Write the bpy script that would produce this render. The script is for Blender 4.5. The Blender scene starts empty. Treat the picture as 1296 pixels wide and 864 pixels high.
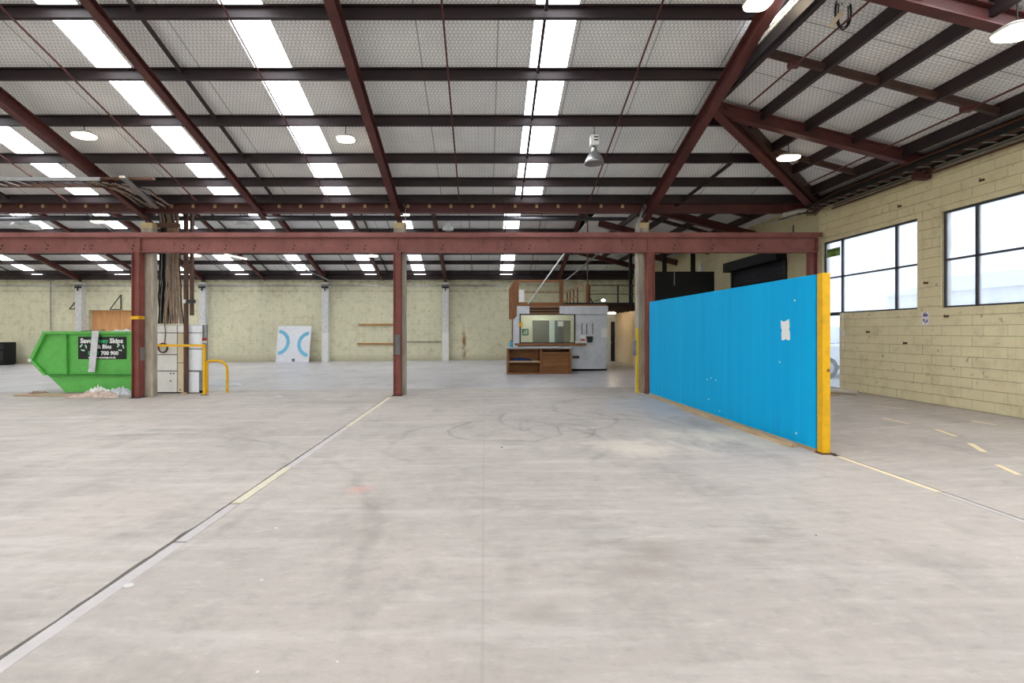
import bpy, bmesh, math, random
from mathutils import Vector, Matrix
random.seed(7)
SC = bpy.context.scene
COL = SC.collection

# ------------------------------------------------------------------ camera, sky, exposure
CAMH = 1.65
FPX, VX, VY = 600.0, 613.0, 420.0
cam_d = bpy.data.cameras.new('camera'); cam = bpy.data.objects.new('camera', cam_d); COL.objects.link(cam)
cam.location = (0, 0, CAMH); cam.rotation_euler = (math.pi/2, 0, 0)
cam_d.sensor_width = 36.0; cam_d.lens = FPX/1296*36.0
cam_d.shift_x = (648-VX)/1296; cam_d.shift_y = -(432-VY)/1296
cam_d.clip_start = 0.05; cam_d.clip_end = 400
SC.camera = cam
W = bpy.data.worlds.new('overcast_sky'); SC.world = W; W.use_nodes = True
wn = W.node_tree; wn.nodes.clear()
wo = wn.nodes.new('ShaderNodeOutputWorld'); wb = wn.nodes.new('ShaderNodeBackground')
wb.inputs['Color'].default_value = (0.90, 0.95, 1.0, 1); wb.inputs['Strength'].default_value = 2.6
wn.links.new(wb.outputs[0], wo.inputs[0])
SC.view_settings.view_transform = 'Standard'; SC.view_settings.look = 'None'
SC.view_settings.gamma = 1.0; SC.view_settings.use_curve_mapping = False
SC.view_settings.exposure = 0.0
SKYLIGHT_E = 10.8          # glow of the translucent roof sheets (daylight coming through)
LAMP_E = 24.0

# ------------------------------------------------------------------ helpers
def lin(r, g, b):
    f = lambda c: (c/255/12.92) if c/255 <= .04045 else ((c/255+.055)/1.055)**2.4
    return (f(r), f(g), f(b), 1)
def zf(x):                                   # the old slab is not quite level
    return 0.0085*x if x < 4.55 else 0.0387+(x-4.55)*0.0415
def P(px, py, d):                            # a sight line followed to depth d
    return Vector(((px-VX)*d/FPX, d, CAMH-(py-VY)*d/FPX))
def X(px, d): return (px-VX)*d/FPX
def Zt(py, d): return CAMH-(py-VY)*d/FPX

class NT:
    def __init__(s, name):
        s.m = bpy.data.materials.new(name); s.m.use_nodes = True
        s.t = s.m.node_tree; s.t.nodes.clear()
        s.out = s.n('ShaderNodeOutputMaterial')
    def n(s, typ, **kw):
        nd = s.t.nodes.new(typ)
        for k, v in kw.items(): setattr(nd, k, v)
        return nd
    def l(s, a, b): s.t.links.new(a, b)
    def val(s, sock, v):
        if hasattr(v, 'is_output') or isinstance(v, bpy.types.NodeSocket): s.l(v, sock)
        else: sock.default_value = v
    def math(s, op, a, b=0.0, c=None, clamp=False):
        nd = s.n('ShaderNodeMath', operation=op, use_clamp=clamp)
        s.val(nd.inputs[0], a); s.val(nd.inputs[1], b)
        if c is not None: s.val(nd.inputs[2], c)
        return nd.outputs[0]
    def vm(s, op, a, b=None):
        nd = s.n('ShaderNodeVectorMath', operation=op)
        s.val(nd.inputs[0], a)
        if b is not None: s.val(nd.inputs[1], b)
        return nd
    def mix(s, fac, a, b):
        nd = s.n('ShaderNodeMix', data_type='RGBA')
        s.val(nd.inputs[0], fac); s.val(nd.inputs[6], a); s.val(nd.inputs[7], b)
        return nd.outputs[2]
    def noise(s, vec, scale, detail=4, rough=.55):
        nd = s.n('ShaderNodeTexNoise'); nd.inputs['Scale'].default_value = scale
        nd.inputs['Detail'].default_value = detail; nd.inputs['Roughness'].default_value = rough
        if vec is not None: s.l(vec, nd.inputs['Vector'])
        return nd.outputs[0]
    def ramp(s, fac, a, b):
        nd = s.n('ShaderNodeMapRange'); nd.clamp = True
        s.val(nd.inputs[0], fac); nd.inputs[1].default_value = a; nd.inputs[2].default_value = b
        return nd.outputs[0]
    def pos(s): return s.n('ShaderNodeNewGeometry').outputs['Position']
    def obj(s): return s.n('ShaderNodeTexCoord').outputs['Object']
    def scaled(s, vec, v): return s.vm('MULTIPLY', vec, v).outputs[0]
    def bsdf(s, col, rough=.6, metal=0.0, spec=.5, bump=None, bs=.3, bd=.02):
        b = s.n('ShaderNodeBsdfPrincipled')
        s.val(b.inputs['Base Color'], col); s.val(b.inputs['Roughness'], rough); s.val(b.inputs['Metallic'], metal)
        b.inputs['Specular IOR Level'].default_value = spec
        if bump is not None:
            bn = s.n('ShaderNodeBump'); bn.inputs['Strength'].default_value = bs; bn.inputs['Distance'].default_value = bd
            s.l(bump, bn.inputs['Height']); s.l(bn.outputs[0], b.inputs['Normal'])
        s.l(b.outputs[0], s.out.inputs[0]); return b

MATS = {}
def plain(name, rgb, rough=.6, metal=0.0, var=.18, scale=6, spec=.4, dirt=None, bump=0.15):
    """painted or raw surface with slight mottling of its colour"""
    if name in MATS: return MATS[name]
    t = NT(name); o = t.obj()
    n1 = t.noise(o, scale, 5); c = lin(*rgb); d = lin(*(dirt or [v*.62 for v in rgb]))
    f = t.math('MULTIPLY', t.ramp(n1, .42, .75), var*2.2, clamp=True)
    t.bsdf(t.mix(f, c, d), rough, metal, spec, t.noise(o, scale*6, 3), bump, .004)
    MATS[name] = t.m; return t.m
def emit(name, rgb, e):
    if name in MATS: return MATS[name]
    t = NT(name); em = t.n('ShaderNodeEmission'); em.inputs[0].default_value = lin(*rgb); em.inputs[1].default_value = e
    t.l(em.outputs[0], t.out.inputs[0]); MATS[name] = t.m; return t.m
def wood(name, a, b, axis=0, scale=1.0):
    if name in MATS: return MATS[name]
    t = NT(name); o = t.obj(); s = [14*scale]*3; s[axis] = 1.2*scale
    n = t.noise(t.scaled(o, tuple(s)), 1.6, 6, .6)
    t.bsdf(t.mix(t.ramp(n, .3, .7), lin(*a), lin(*b)), .62, 0, .3, n, .25, .004)
    MATS[name] = t.m; return t.m

class MB:
    def __init__(s): s.v = []; s.f = []
    def add(s, vs, fs):
        o = len(s.v); s.v += [Vector(v) for v in vs]; s.f += [tuple(i+o for i in f) for f in fs]; return s
    def box(s, x0, x1, y0, y1, z0, z1):
        return s.add([(x, y, z) for x in (x0, x1) for y in (y0, y1) for z in (z0, z1)],
                     [(0,1,3,2),(4,6,7,5),(0,4,5,1),(2,3,7,6),(0,2,6,4),(1,5,7,3)])
    def prof(s, p, q, pts, up=(0,0,1)):
        """extrude a closed profile (side, up offsets) from p to q"""
        p = Vector(p); q = Vector(q); d = (q-p).normalized(); up = Vector(up)
        sd = d.cross(up)
        if sd.length < 1e-5: sd = d.cross(Vector((0,1,0)))
        sd.normalize(); u = sd.cross(d).normalized(); n = len(pts)
        vs = [p+sd*a+u*b for a, b in pts]+[q+sd*a+u*b for a, b in pts]
        fs = [(i, (i+1) % n, n+(i+1) % n, n+i) for i in range(n)]+[tuple(range(n-1, -1, -1)), tuple(range(n, 2*n))]
        return s.add(vs, fs)
    def bar(s, p, q, w, h, up=(0,0,1)):
        w /= 2; h /= 2
        return s.prof(p, q, [(-w,-h),(w,-h),(w,h),(-w,h)], up)
    def ibeam(s, p, q, w, h, tf=.02, tw=.014, up=(0,0,1)):
        w /= 2; h /= 2; t = tw/2
        for pts in ([(-w,-h),(w,-h),(w,-h+tf),(-w,-h+tf)], [(-w,h-tf),(w,h-tf),(w,h),(-w,h)], [(-t,-h+tf),(t,-h+tf),(t,h-tf),(-t,h-tf)]):
            s.prof(p, q, pts, up)
        return s
    def tube(s, pts, r, n=8, cap=True):
        pts = [Vector(p) for p in pts]; o = len(s.v); ref = None
        for i, p in enumerate(pts):
            d = (pts[min(i+1, len(pts)-1)]-pts[max(i-1, 0)]).normalized()
            if ref is None or abs(ref.dot(d)) > .95:
                ref = Vector((0,0,1)) if abs(d.z) < .9 else Vector((1,0,0))
            a = d.cross(ref).normalized(); b = a.cross(d); ref = b
            for k in range(n):
                t = 2*math.pi*k/n; s.v.append(p+a*math.cos(t)*r+b*math.sin(t)*r)
        for i in range(len(pts)-1):
            for k in range(n):
                k2 = (k+1) % n; s.f.append((o+i*n+k, o+i*n+k2, o+(i+1)*n+k2, o+(i+1)*n+k))
        if cap:
            s.f.append(tuple(o+k for k in range(n-1, -1, -1))); s.f.append(tuple(o+(len(pts)-1)*n+k for k in range(n)))
        return s
    def lathe(s, c, prof, n=24, axis='z'):
        c = Vector(c); o = len(s.v); m = len(prof)
        for r, z in prof:
            for k in range(n):
                t = 2*math.pi*k/n; s.v.append(c+Vector((r*math.cos(t), r*math.sin(t), z)))
        for i in range(m-1):
            for k in range(n):
                k2 = (k+1) % n; s.f.append((o+i*n+k, o+i*n+k2, o+(i+1)*n+k2, o+(i+1)*n+k))
        s.f.append(tuple(o+k for k in range(n-1, -1, -1))); s.f.append(tuple(o+(m-1)*n+k for k in range(n)))
        return s
    def prism(s, pts, axis, a, b):
        """polygon in the other two axes extruded along axis from a to b"""
        def mk(u, v, w): return {'x': (w, u, v), 'y': (u, w, v), 'z': (u, v, w)}[axis]
        n = len(pts)
        return s.add([mk(u, v, a) for u, v in pts]+[mk(u, v, b) for u, v in pts],
                     [(i, (i+1) % n, n+(i+1) % n, n+i) for i in range(n)]+[tuple(range(n-1, -1, -1)), tuple(range(n, 2*n))])
    def build(s, name, m, parent=None, smooth=False, bevel=0.0):
        me = bpy.data.meshes.new(name)
        off = world_of(parent) if parent else Vector()
        me.from_pydata([v-off for v in s.v], [], s.f); me.update()
        bm = bmesh.new(); bm.from_mesh(me); bmesh.ops.recalc_face_normals(bm, faces=bm.faces)
        if bevel: bmesh.ops.bevel(bm, geom=[e for e in bm.edges if e.is_manifold and e.calc_face_angle(0) > .6], offset=bevel, segments=1, affect='EDGES')
        bm.to_mesh(me); bm.free()
        if smooth:
            for p in me.polygons: p.use_smooth = True
            me.set_sharp_from_angle(angle=math.radians(40))
        me.materials.append(m)
        o = bpy.data.objects.new(name, me); COL.objects.link(o)
        if parent: o.parent = parent
        return o
def world_of(o):
    v = Vector(o.location)
    while o.parent: o = o.parent; v = v+Vector(o.location)
    return v
def tag(o, label=None, cat=None, group=None, kind=None):
    if label: o['label'] = label
    if cat: o['category'] = cat
    if group: o['group'] = group
    if kind: o['kind'] = kind
    return o
def thing(name, loc, label, cat, group=None):
    o = bpy.data.objects.new(name, None); o.empty_display_size = .2; o.location = loc; COL.objects.link(o)
    return tag(o, label, cat, group)
def struct(name, mb, m, **kw):
    o = mb.build(name, m, **kw); o['kind'] = 'structure'; return o
def sroot(name, loc=(0,0,0)):
    o = bpy.data.objects.new(name, None); o.location = loc; COL.objects.link(o); o['kind'] = 'structure'; return o
def copy_tree(o, parent=None):
    c = o.copy(); COL.objects.link(c)
    if parent: c.parent = parent
    for ch in list(o.children): copy_tree(ch, c)
    return c
def text(name, body, size, m, parent, loc, rot, ext=.0015, align='CENTER', bold=0.0):
    cu = bpy.data.curves.new(name, 'FONT'); cu.body = body; cu.size = size; cu.extrude = ext; cu.align_x = align; cu.align_y = 'CENTER'
    cu.offset = bold; cu.resolution_u = 2
    t = bpy.data.objects.new(name+'_tmp', cu); COL.objects.link(t)
    dg = bpy.context.evaluated_depsgraph_get(); me = bpy.data.meshes.new_from_object(t.evaluated_get(dg))
    COL.objects.unlink(t); bpy.data.objects.remove(t); bpy.data.curves.remove(cu)
    me.materials.clear(); me.materials.append(m); me.name = name
    o = bpy.data.objects.new(name, me); COL.objects.link(o); o.parent = parent
    o.location = Vector(loc)-world_of(parent); o.rotation_euler = rot
    return o

# ------------------------------------------------------------------ materials
def steel(name, a, b, rough=.55):
    if name in MATS: return MATS[name]
    t = NT(name); p = t.pos()
    n = t.noise(p, 2.2, 6, .6); n2 = t.noise(t.scaled(p, (9, 9, 3)), 1.0, 5, .7)
    c = t.mix(t.ramp(n, .35, .7), lin(*a), lin(*b))
    c = t.mix(t.math('MULTIPLY', t.ramp(n2, .58, .72), .55), c, lin(44, 30, 30))
    t.bsdf(c, rough, 0, .4, n2, .2, .004); MATS[name] = t.m; return t.m
POSTR = steel('red_oxide_posts', (140, 80, 70), (116, 60, 54))
RED = steel('red_oxide_steel', (92, 49, 46), (72, 39, 37))
REDB = steel('red_oxide_crane_beam', (150, 94, 88), (126, 76, 71))
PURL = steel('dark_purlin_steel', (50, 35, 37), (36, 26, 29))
BRG = steel('dark_rusty_bridging', (76, 50, 40), (56, 38, 31))
RUSTB = steel('rusty_brown_steel', (98, 66, 50), (72, 48, 38))
DARK = plain('dark_painted_steel', (44, 42, 46), .5)
BLACK = plain('black_matt', (16, 16, 17), .7, var=.05)
GALV = plain('galvanised_steel', (150, 150, 150), .42, .6, .15)
ALU = plain('aluminium', (160, 160, 160), .35, .85, .1)
WHITE = plain('white_paint', (226, 226, 222), .5, var=.08)
OFFW = plain('off_white_enamel', (242, 241, 236), .45, var=.1, dirt=(200, 192, 178))
CREAM = plain('cream_board', (228, 212, 180), .55, var=.1)
GREYW = plain('grey_painted_board', (212, 216, 222), .55, var=.14, scale=3)
YEL = plain('yellow_paint', (232, 178, 16), .45, var=.16, scale=9, dirt=(150, 110, 30))
YELD = plain('yellow_paint_worn', (226, 190, 40), .5, var=.3, scale=12, dirt=(170, 150, 90))
RUBBER = plain('black_cable', (24, 23, 23), .55, var=.05)
TAN = plain('tan_cable_sheath', (186, 158, 134), .7, var=.3, scale=14, dirt=(110, 88, 72))
COPPER = plain('brown_cable', (112, 70, 58), .6)
PAPER = plain('white_paper', (236, 236, 234), .8, var=.04)
TIMB = wood('brown_timber', (158, 112, 74), (116, 76, 48), 0)
TIMBV = wood('brown_timber_upright', (150, 102, 66), (108, 68, 44), 2)
PLY = wood('plywood_panel', (158, 110, 66), (120, 78, 44), 0, .5)
PINE = wood('raw_pine', (206, 178, 142), (170, 140, 106), 1)
PINEX = wood('raw_pine_lying', (200, 172, 140), (160, 130, 100), 0)
ORANGEP = wood('orange_ply_boards', (226, 172, 120), (206, 146, 94), 2, .6)
GRN = plain('skip_green', (100, 188, 88), .42, var=.2, scale=4, dirt=(84, 140, 66))
GRND = plain('skip_green_rim', (58, 150, 54), .45, var=.2, scale=5, dirt=(60, 116, 44))
BLUEP = None

def mk_concrete_col():
    t = NT('aged_concrete'); p = t.pos()
    n = t.noise(t.scaled(p, (6, 6, 1.4)), 1.0, 7, .65)
    c = t.mix(t.ramp(n, .3, .72), lin(198, 189, 172), lin(146, 136, 120))
    t.bsdf(c, .85, 0, .2, n, .5, .01); MATS['concrete'] = t.m; return t.m
CONC = mk_concrete_col()

def mk_floor(name, base, alt, rough0, rough1, front):
    t = NT(name); p = t.pos(); sx = t.n('ShaderNodeSeparateXYZ'); t.l(p, sx.inputs[0])
    big = t.noise(p, .32, 5, .55); mid = t.noise(t.scaled(p, (1, .55, 1)), 1.5, 7, .62); fine = t.noise(p, 16, 6, .7)
    strk = t.noise(t.scaled(p, (.35, 3.0, 1)), 1.2, 6, .6)
    c = t.mix(t.ramp(big, .35, .68), lin(*base), lin(*alt))
    c = t.mix(t.math('MULTIPLY', t.ramp(mid, .50, .72), .46), c, lin(124, 118, 112))
    c = t.mix(t.math('MULTIPLY', t.ramp(strk, .5, .74), .34), c, lin(214, 209, 203))
    scf = t.noise(t.scaled(p, (1.0, 2.2, 1)), 4.5, 8, .72)
    c = t.mix(t.math('MULTIPLY', t.ramp(scf, .52, .72), .36), c, lin(120, 114, 109))
    c = t.mix(t.math('MULTIPLY', t.ramp(scf, .46, .3), .25), c, lin(216, 210, 203))
    c = t.mix(t.math('MULTIPLY', t.ramp(fine, .55, .8), .16), c, lin(110, 106, 102))
    def blotch(x, y, rx, ry, col, amt, c, edge=.35):
        dx = t.math('DIVIDE', t.math('SUBTRACT', sx.outputs[0], x), rx); dy = t.math('DIVIDE', t.math('SUBTRACT', sx.outputs[1], y), ry)
        r = t.math('SQRT', t.math('ADD', t.math('MULTIPLY', dx, dx), t.math('MULTIPLY', dy, dy)))
        m = t.ramp(t.math('ADD', r, t.math('MULTIPLY', t.math('SUBTRACT', mid, .5), 2.6)), 1.1, .2)
        return t.mix(t.math('MULTIPLY', m, amt), c, lin(*col))
    if front:
        # rubber swirls left by forklift tyres, pale scrape marks beside them
        wob = t.math('MULTIPLY', t.math('SUBTRACT', t.noise(p, 1.1, 3), .5), .55)
        for (cx, cy, r, w, amt, y0, y1) in ((.35, 8.0, .92, .05, .45, 6.6, 9.5), (1.35, 8.9, 1.1, .07, .34, 7, 10), (2.0, 8.2, 1.35, .06, .3, 6.5, 9.6),
                                    (.2, 7.2, 1.6, .08, .25, 5.7, 9), (1.3, 7.9, .55, .05, .4, 7, 9), (2.9, 10.2, 1.4, .09, .25, 8, 12), (-6, 4.5, 3.8, .07, .22, 3, 9),
                                    (-5.5, 3.2, 4.6, .10, .2, 3, 9), (2.1, 1.6, 2.4, .035, .4, 3.6, 4.3)):
            dx = t.math('SUBTRACT', sx.outputs[0], cx); dy = t.math('SUBTRACT', sx.outputs[1], cy)
            rr = t.math('SQRT', t.math('ADD', t.math('MULTIPLY', dx, dx), t.math('MULTIPLY', dy, dy)))
            rr = t.math('ADD', rr, wob)
            band = t.ramp(t.math('ABSOLUTE', t.math('SUBTRACT', rr, r)), w, w*.25)
            gy = t.math('MULTIPLY', t.ramp(sx.outputs[1], y0, y0+.5), t.ramp(sx.outputs[1], y1, y1-.5))
            f = t.math('MULTIPLY', t.math('MULTIPLY', band, gy), t.ramp(mid, .3, .6))
            c = t.mix(t.math('MULTIPLY', f, amt), c, lin(96, 92, 90))
        # saw cut along the middle of the bay
        cut = t.ramp(t.math('ABSOLUTE', t.math('ADD', sx.outputs[0], .01)), .012, .006)
        c = t.mix(t.math('MULTIPLY', cut, .16), c, lin(120, 114, 108))
        c = blotch(-1.32, 5.0, .17, .16, (222, 150, 128), .38, c)
        c = blotch(4.0, 10.4, 1.3, 1.9, (170, 176, 184), .55, c)
        for (x, y, rx, ry, a) in ((1.25, 3.55, .28, .22, .5), (1.05, 3.25, .3, .12, .35), (.35, 2.75, .2, .1, .3), (2.15, 3.7, .16, .07, .5), (-3.2, 11.3, 1.6, .35, .4),
                                  (-1.1, 3.9, .5, .12, .2), (.9, 6.3, .5, .2, .2)):
            c = blotch(x, y, rx, ry, (128, 118, 108), a, c)
        c = blotch(2.4, 6.7, 1.2, .55, (226, 214, 196), .5, c)
        c = blotch(3.6, 7.3, 1.0, .7, (226, 214, 190), .5, c)
    r = t.math('ADD', t.math('MULTIPLY', big, rough1-rough0), rough0)
    t.bsdf(c, r, 0, .4, fine, .35, .003); return t.m
FLOORF = mk_floor('worn_concrete_front', (178, 169, 160), (160, 152, 145), .5, .75, True)
FLOORB = mk_floor('sealed_concrete_back', (186, 184, 186), (172, 170, 174), .22, .5, False)

def mk_blockwall(name, base, alt, courses, stain, hh=.193, ll=.39, axis='x'):
    t = NT(name); p = t.pos(); sx = t.n('ShaderNodeSeparateXYZ'); t.l(p, sx.inputs[0])
    u = sx.outputs[0] if axis == 'x' else sx.outputs[1]
    big = t.noise(p, .5, 6, .6); mid = t.noise(p, 3.0, 6, .65)
    run = t.noise(t.scaled(p, (5, 5, .35)), 1.0, 5, .6)
    c = t.mix(t.ramp(big, .35, .7), lin(*base), lin(*alt))
    c = t.mix(t.math('MULTIPLY', t.ramp(mid, .50, .74), .6*stain), c, lin(166, 152, 112))
    c = t.mix(t.math('MULTIPLY', t.ramp(run, .55, .75), .4*stain), c, lin(178, 174, 150))
    spots = t.noise(p, 7.5, 2, .5)
    c = t.mix(t.math('MULTIPLY', t.ramp(spots, .68, .73), .7*stain), c, lin(96, 82, 64))
    h = t.noise(p, 30, 3)
    if courses:
        cb = t.n('ShaderNodeCombineXYZ'); t.l(u, cb.inputs[0]); t.l(sx.outputs[2], cb.inputs[1])
        br = t.n('ShaderNodeTexBrick'); br.inputs['Scale'].default_value = 1.0; br.inputs['Mortar Size'].default_value = .008
        br.inputs['Brick Width'].default_value = ll; br.inputs['Row Height'].default_value = hh; br.inputs['Mortar Smooth'].default_value = .3
        t.l(cb.outputs[0], br.inputs['Vector'])
        m = br.outputs['Fac']
        c = t.mix(t.math('MULTIPLY', m, .16), c, lin(128, 118, 88))
        h = t.math('SUBTRACT', h, t.math('MULTIPLY', m, 1.5))
    if axis == 'x':
        # brownish bands near the top, darker towards the foot, patches with old bolt holes, a rust run
        foot_dark = t.math('MULTIPLY', t.ramp(t.math('ADD', sx.outputs[2], t.math('MULTIPLY', mid, .8)), .75, .25), .55)
        c = t.mix(foot_dark, c, lin(134, 120, 88))
        for z0, z1, a in ((4.02, 4.10, .35), (4.34, 4.5, .4), (4.62, 4.68, .5)):
            b = t.math('MULTIPLY', t.ramp(sx.outputs[2], z0-.06, z0), t.ramp(sx.outputs[2], z1+.06, z1))
            c = t.mix(t.math('MULTIPLY', t.math('MULTIPLY', b, a), t.ramp(mid, .35, .6)), c, lin(126, 118, 92))
        dx = t.ramp(t.math('ABSOLUTE', t.math('ADD', u, 1.2)), .16, .02)
        dz = t.math('MULTIPLY', t.ramp(sx.outputs[2], 0, .3), t.ramp(sx.outputs[2], 1.95, 1.2))
        c = t.mix(t.math('MULTIPLY', t.math('MULTIPLY', dx, dz), t.ramp(mid, .3, .55)), c, lin(140, 92, 42))
    t.bsdf(c, .7, 0, .25, h, .35, .006); return t.m
WALLB = mk_blockwall('yellow_painted_blockwork_back', (222, 218, 188), (208, 204, 178), True, 1.0)
WALLR = mk_blockwall('yellow_painted_blockwork_right', (232, 223, 186), (222, 212, 174), False, .6, axis='y')
WALLRF = mk_blockwall('yellow_painted_blockwork_right_far', (206, 196, 158), (194, 184, 146), True, .7, axis='y')  # same wall paint, darker colour stands in for the weaker light at the far end

def mk_roof(name, swap=False):
    """white foil insulation held by hexagonal wire netting"""
    t = NT(name); p = t.pos(); sx = t.n('ShaderNodeSeparateXYZ'); t.l(p, sx.inputs[0])
    cb = t.n('ShaderNodeCombineXYZ')
    t.l(sx.outputs[0], cb.inputs[0]); t.l(sx.outputs[1], cb.inputs[1])
    q = t.scaled(cb.outputs[0], (1/.068, 1/.068, 0)); S = (1.0, 1.7320508, 1.0)
    def cell(off):
        a = t.vm('ADD', q, off).outputs[0]
        a = t.vm('DIVIDE', a, S).outputs[0]; a = t.vm('FRACTION', a).outputs[0]
        a = t.vm('SUBTRACT', a, (.5, .5, .5)).outputs[0]; a = t.vm('MULTIPLY', a, (1.0, 1.7320508, 0)).outputs[0]
        return t.vm('ABSOLUTE', a).outputs[0]
    def hexd(a):
        s2 = t.n('ShaderNodeSeparateXYZ'); t.l(a, s2.inputs[0])
        return t.math('MAXIMUM', s2.outputs[0], t.math('ADD', t.math('MULTIPLY', s2.outputs[0], .5), t.math('MULTIPLY', s2.outputs[1], .8660254)))
    h = t.math('MINIMUM', hexd(cell((100, 173.20508, 0))), hexd(cell((100.5, 174.07111, 0))))
    wire = t.ramp(h, .40, .46)
    u = sx.outputs[1] if swap else sx.outputs[0]
    seam = t.ramp(t.math('ABSOLUTE', t.math('SUBTRACT', t.math('FRACT', t.math('DIVIDE', t.math('ADD', u, 100.35), 1.35)), .5)), .012, .006)
    rib = t.math('MULTIPLY', t.math('ADD', t.math('SINE', t.math('MULTIPLY', u, 82.7)), 1), .5)
    n = t.noise(t.scaled(p, (1.2, 1.2, 1.2)), 1.2, 5)
    c = t.mix(t.ramp(n, .35, .7), lin(246, 246, 246), lin(230, 230, 231))
    c = t.mix(t.math('MULTIPLY', rib, .14), c, lin(150, 150, 152))
    c = t.mix(t.math('MULTIPLY', wire, .52), c, lin(84, 80, 78))
    c = t.mix(t.math('MULTIPLY', seam, .6), c, lin(90, 88, 88))
    hh = t.math('ADD', t.math('MULTIPLY', n, 2.0), t.math('MULTIPLY', rib, .3))
    t.bsdf(c, .55, 0, .4, hh, .4, .03); return t.m
ROOFM = mk_roof('foil_insulation_with_wire_netting')
ROOFR = mk_roof('foil_insulation_right_slope', True)

def mk_glass(name, haze, tint=(236, 242, 250), rgl=.05):
    t = NT(name); tr = t.n('ShaderNodeBsdfTransparent'); tl = t.n('ShaderNodeBsdfTranslucent'); gl = t.n('ShaderNodeBsdfGlossy')
    tr.inputs[0].default_value = lin(*tint); tl.inputs[0].default_value = lin(240, 242, 244); gl.inputs['Roughness'].default_value = rgl
    n = t.noise(t.pos(), 1.4, 5); m1 = t.n('ShaderNodeMixShader'); m2 = t.n('ShaderNodeMixShader')
    t.l(t.math('MULTIPLY', t.math('ADD', n, .5), haze), m1.inputs[0]); t.l(tr.outputs[0], m1.inputs[1]); t.l(tl.outputs[0], m1.inputs[2])
    m2.inputs[0].default_value = .07; t.l(m1.outputs[0], m2.inputs[1]); t.l(gl.outputs[0], m2.inputs[2]); t.l(m2.outputs[0], t.out.inputs[0]); return t.m
GLASS = mk_glass('dusty_window_glass', .35)
GLASSB = mk_glass('booth_glass', .05, (246, 250, 248))

def mk_blue():
    t = NT('bright_blue_panel_paint'); p = t.pos(); n = t.noise(t.scaled(p, (1, 6, .3)), 1.0, 5)
    sp = t.noise(p, 9, 2); c = t.mix(t.ramp(n, .3, .7), lin(0, 174, 230), lin(0, 162, 222))
    t.bsdf(c, .6, 0, .15, t.noise(p, 25, 3), .06, .003); return t.m
BLUEP = mk_blue()
SKYL = emit('daylit_translucent_sheet', (246, 250, 255), SKYLIGHT_E)
SKYLB = emit('daylit_translucent_sheet_back', (246, 250, 255), SKYLIGHT_E*.8)
LAMPM = emit('lit_lamp_lens', (255, 236, 205), LAMP_E)
COOLM = emit('lit_lamp_cool', (250, 250, 255), LAMP_E)
SOOT = plain('joint_dark', (58, 54, 50), .9)

# ------------------------------------------------------------------ levels
YV, YB = 12.9, 28.0                # valley line, back wall
XR, XW, XL = 4.41, 8.9, -31.0      # edge of the side roof, right wall, left wall
XC = [-15.8, -9.05, -2.29, 4.30]   # column lines
SL, SR = .325, .255
zL = lambda y: CAMH+7.61-SL*y                   # front slope, underside of sheet
zLp = lambda y: zL(y)-.21                       # underside of its purlins
zR = lambda x: CAMH+4.65-SR*(x-XR)
zRp = lambda x: zR(x)-.21
hipy = lambda x: 9.11+(x-XR)*.784
zN = lambda y: CAMH+3.38+SL*(y-YV)
zB = lambda y: CAMH+3.38+SL*(YB-y)
YRG = (YV+YB)/2

# ------------------------------------------------------------------ floor
def slab(pts_fn, y0, y1, step, m, name, parent=None, th=.12):
    """strip of slab whose left and right edges may wander along y"""
    mb = MB(); n = max(1, int(round((y1-y0)/step))); ys = [y0+(y1-y0)*i/n for i in range(n+1)]
    vs = []
    for y in ys:
        a, b = pts_fn(y); vs += [(a, y, zf(a)), (b, y, zf(b)), (a, y, zf(a)-th), (b, y, zf(b)-th)]
    fs = []
    for i in range(n):
        o = 4*i; fs += [(o, o+1, o+5, o+4), (o, o+4, o+6, o+2), (o+1, o+3, o+7, o+5), (o+2, o+6, o+7, o+3)]
    fs += [(0, 2, 3, 1), (4*n, 4*n+1, 4*n+3, 4*n+2)]
    return mb.add(vs, fs).build(name, m, parent)
rnd = random.Random(3)
jl = [rnd.random() for _ in range(400)]
def crack(y):
    k = max(0.0, y)*9; i = int(k) % 398; w = jl[i]*(1-k % 1)+jl[i+1]*(k % 1)
    big = .020 if y < 3.9 else .012 if y < 6.3 else .008
    if 3.3 < y < 4.0: big = .03
    return w*big
YF = 13.9
floor = sroot('floor')
slab(lambda y: (XL-.3, -2.484-crack(y)), -13, 12.28, .08, FLOORF, 'concrete_slab', floor)
slab(lambda y: (-2.374+.007*jl[int(max(0, y)*7) % 390], 4.548), -13, 12.28, .16, FLOORF, 'concrete_slab', floor)
slab(lambda y: (4.632, XW+.25), -13, 12.28, 3, FLOORF, 'concrete_slab', floor)
slab(lambda y: (XL-.3, 4.55), 12.28, YF-.012, 5, FLOORF, 'concrete_slab', floor)
slab(lambda y: (4.55, XW+.25), 12.28, YF-.012, 5, FLOORF, 'concrete_slab', floor)
slab(lambda y: (XL-.3, 4.55), YF, YB+.6, 15, FLOORB, 'concrete_slab', floor)
slab(lambda y: (4.55, XW+.25), YF, YB+.6, 15, FLOORB, 'concrete_slab', floor)
MB().add([(XL-.3, -13, zf(XL)-.04), (4.55, -13, zf(4.55)-.04), (4.55, YB+.6, zf(4.55)-.04), (XL-.3, YB+.6, zf(XL)-.04),
          (XW+.25, -13, zf(XW)-.04), (XW+.25, YB+.6, zf(XW)-.04)], [(0, 1, 2, 3), (1, 4, 5, 2)]).build('joint_bed', SOOT, floor)
STRIPY = plain('worn_yellow_floor_strip', (206, 198, 172), .6, var=.3, scale=5, dirt=(182, 176, 166))
STRIPG = plain('bare_metal_floor_strip', (188, 182, 180), .5, .15, .2, dirt=(160, 154, 150))
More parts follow.
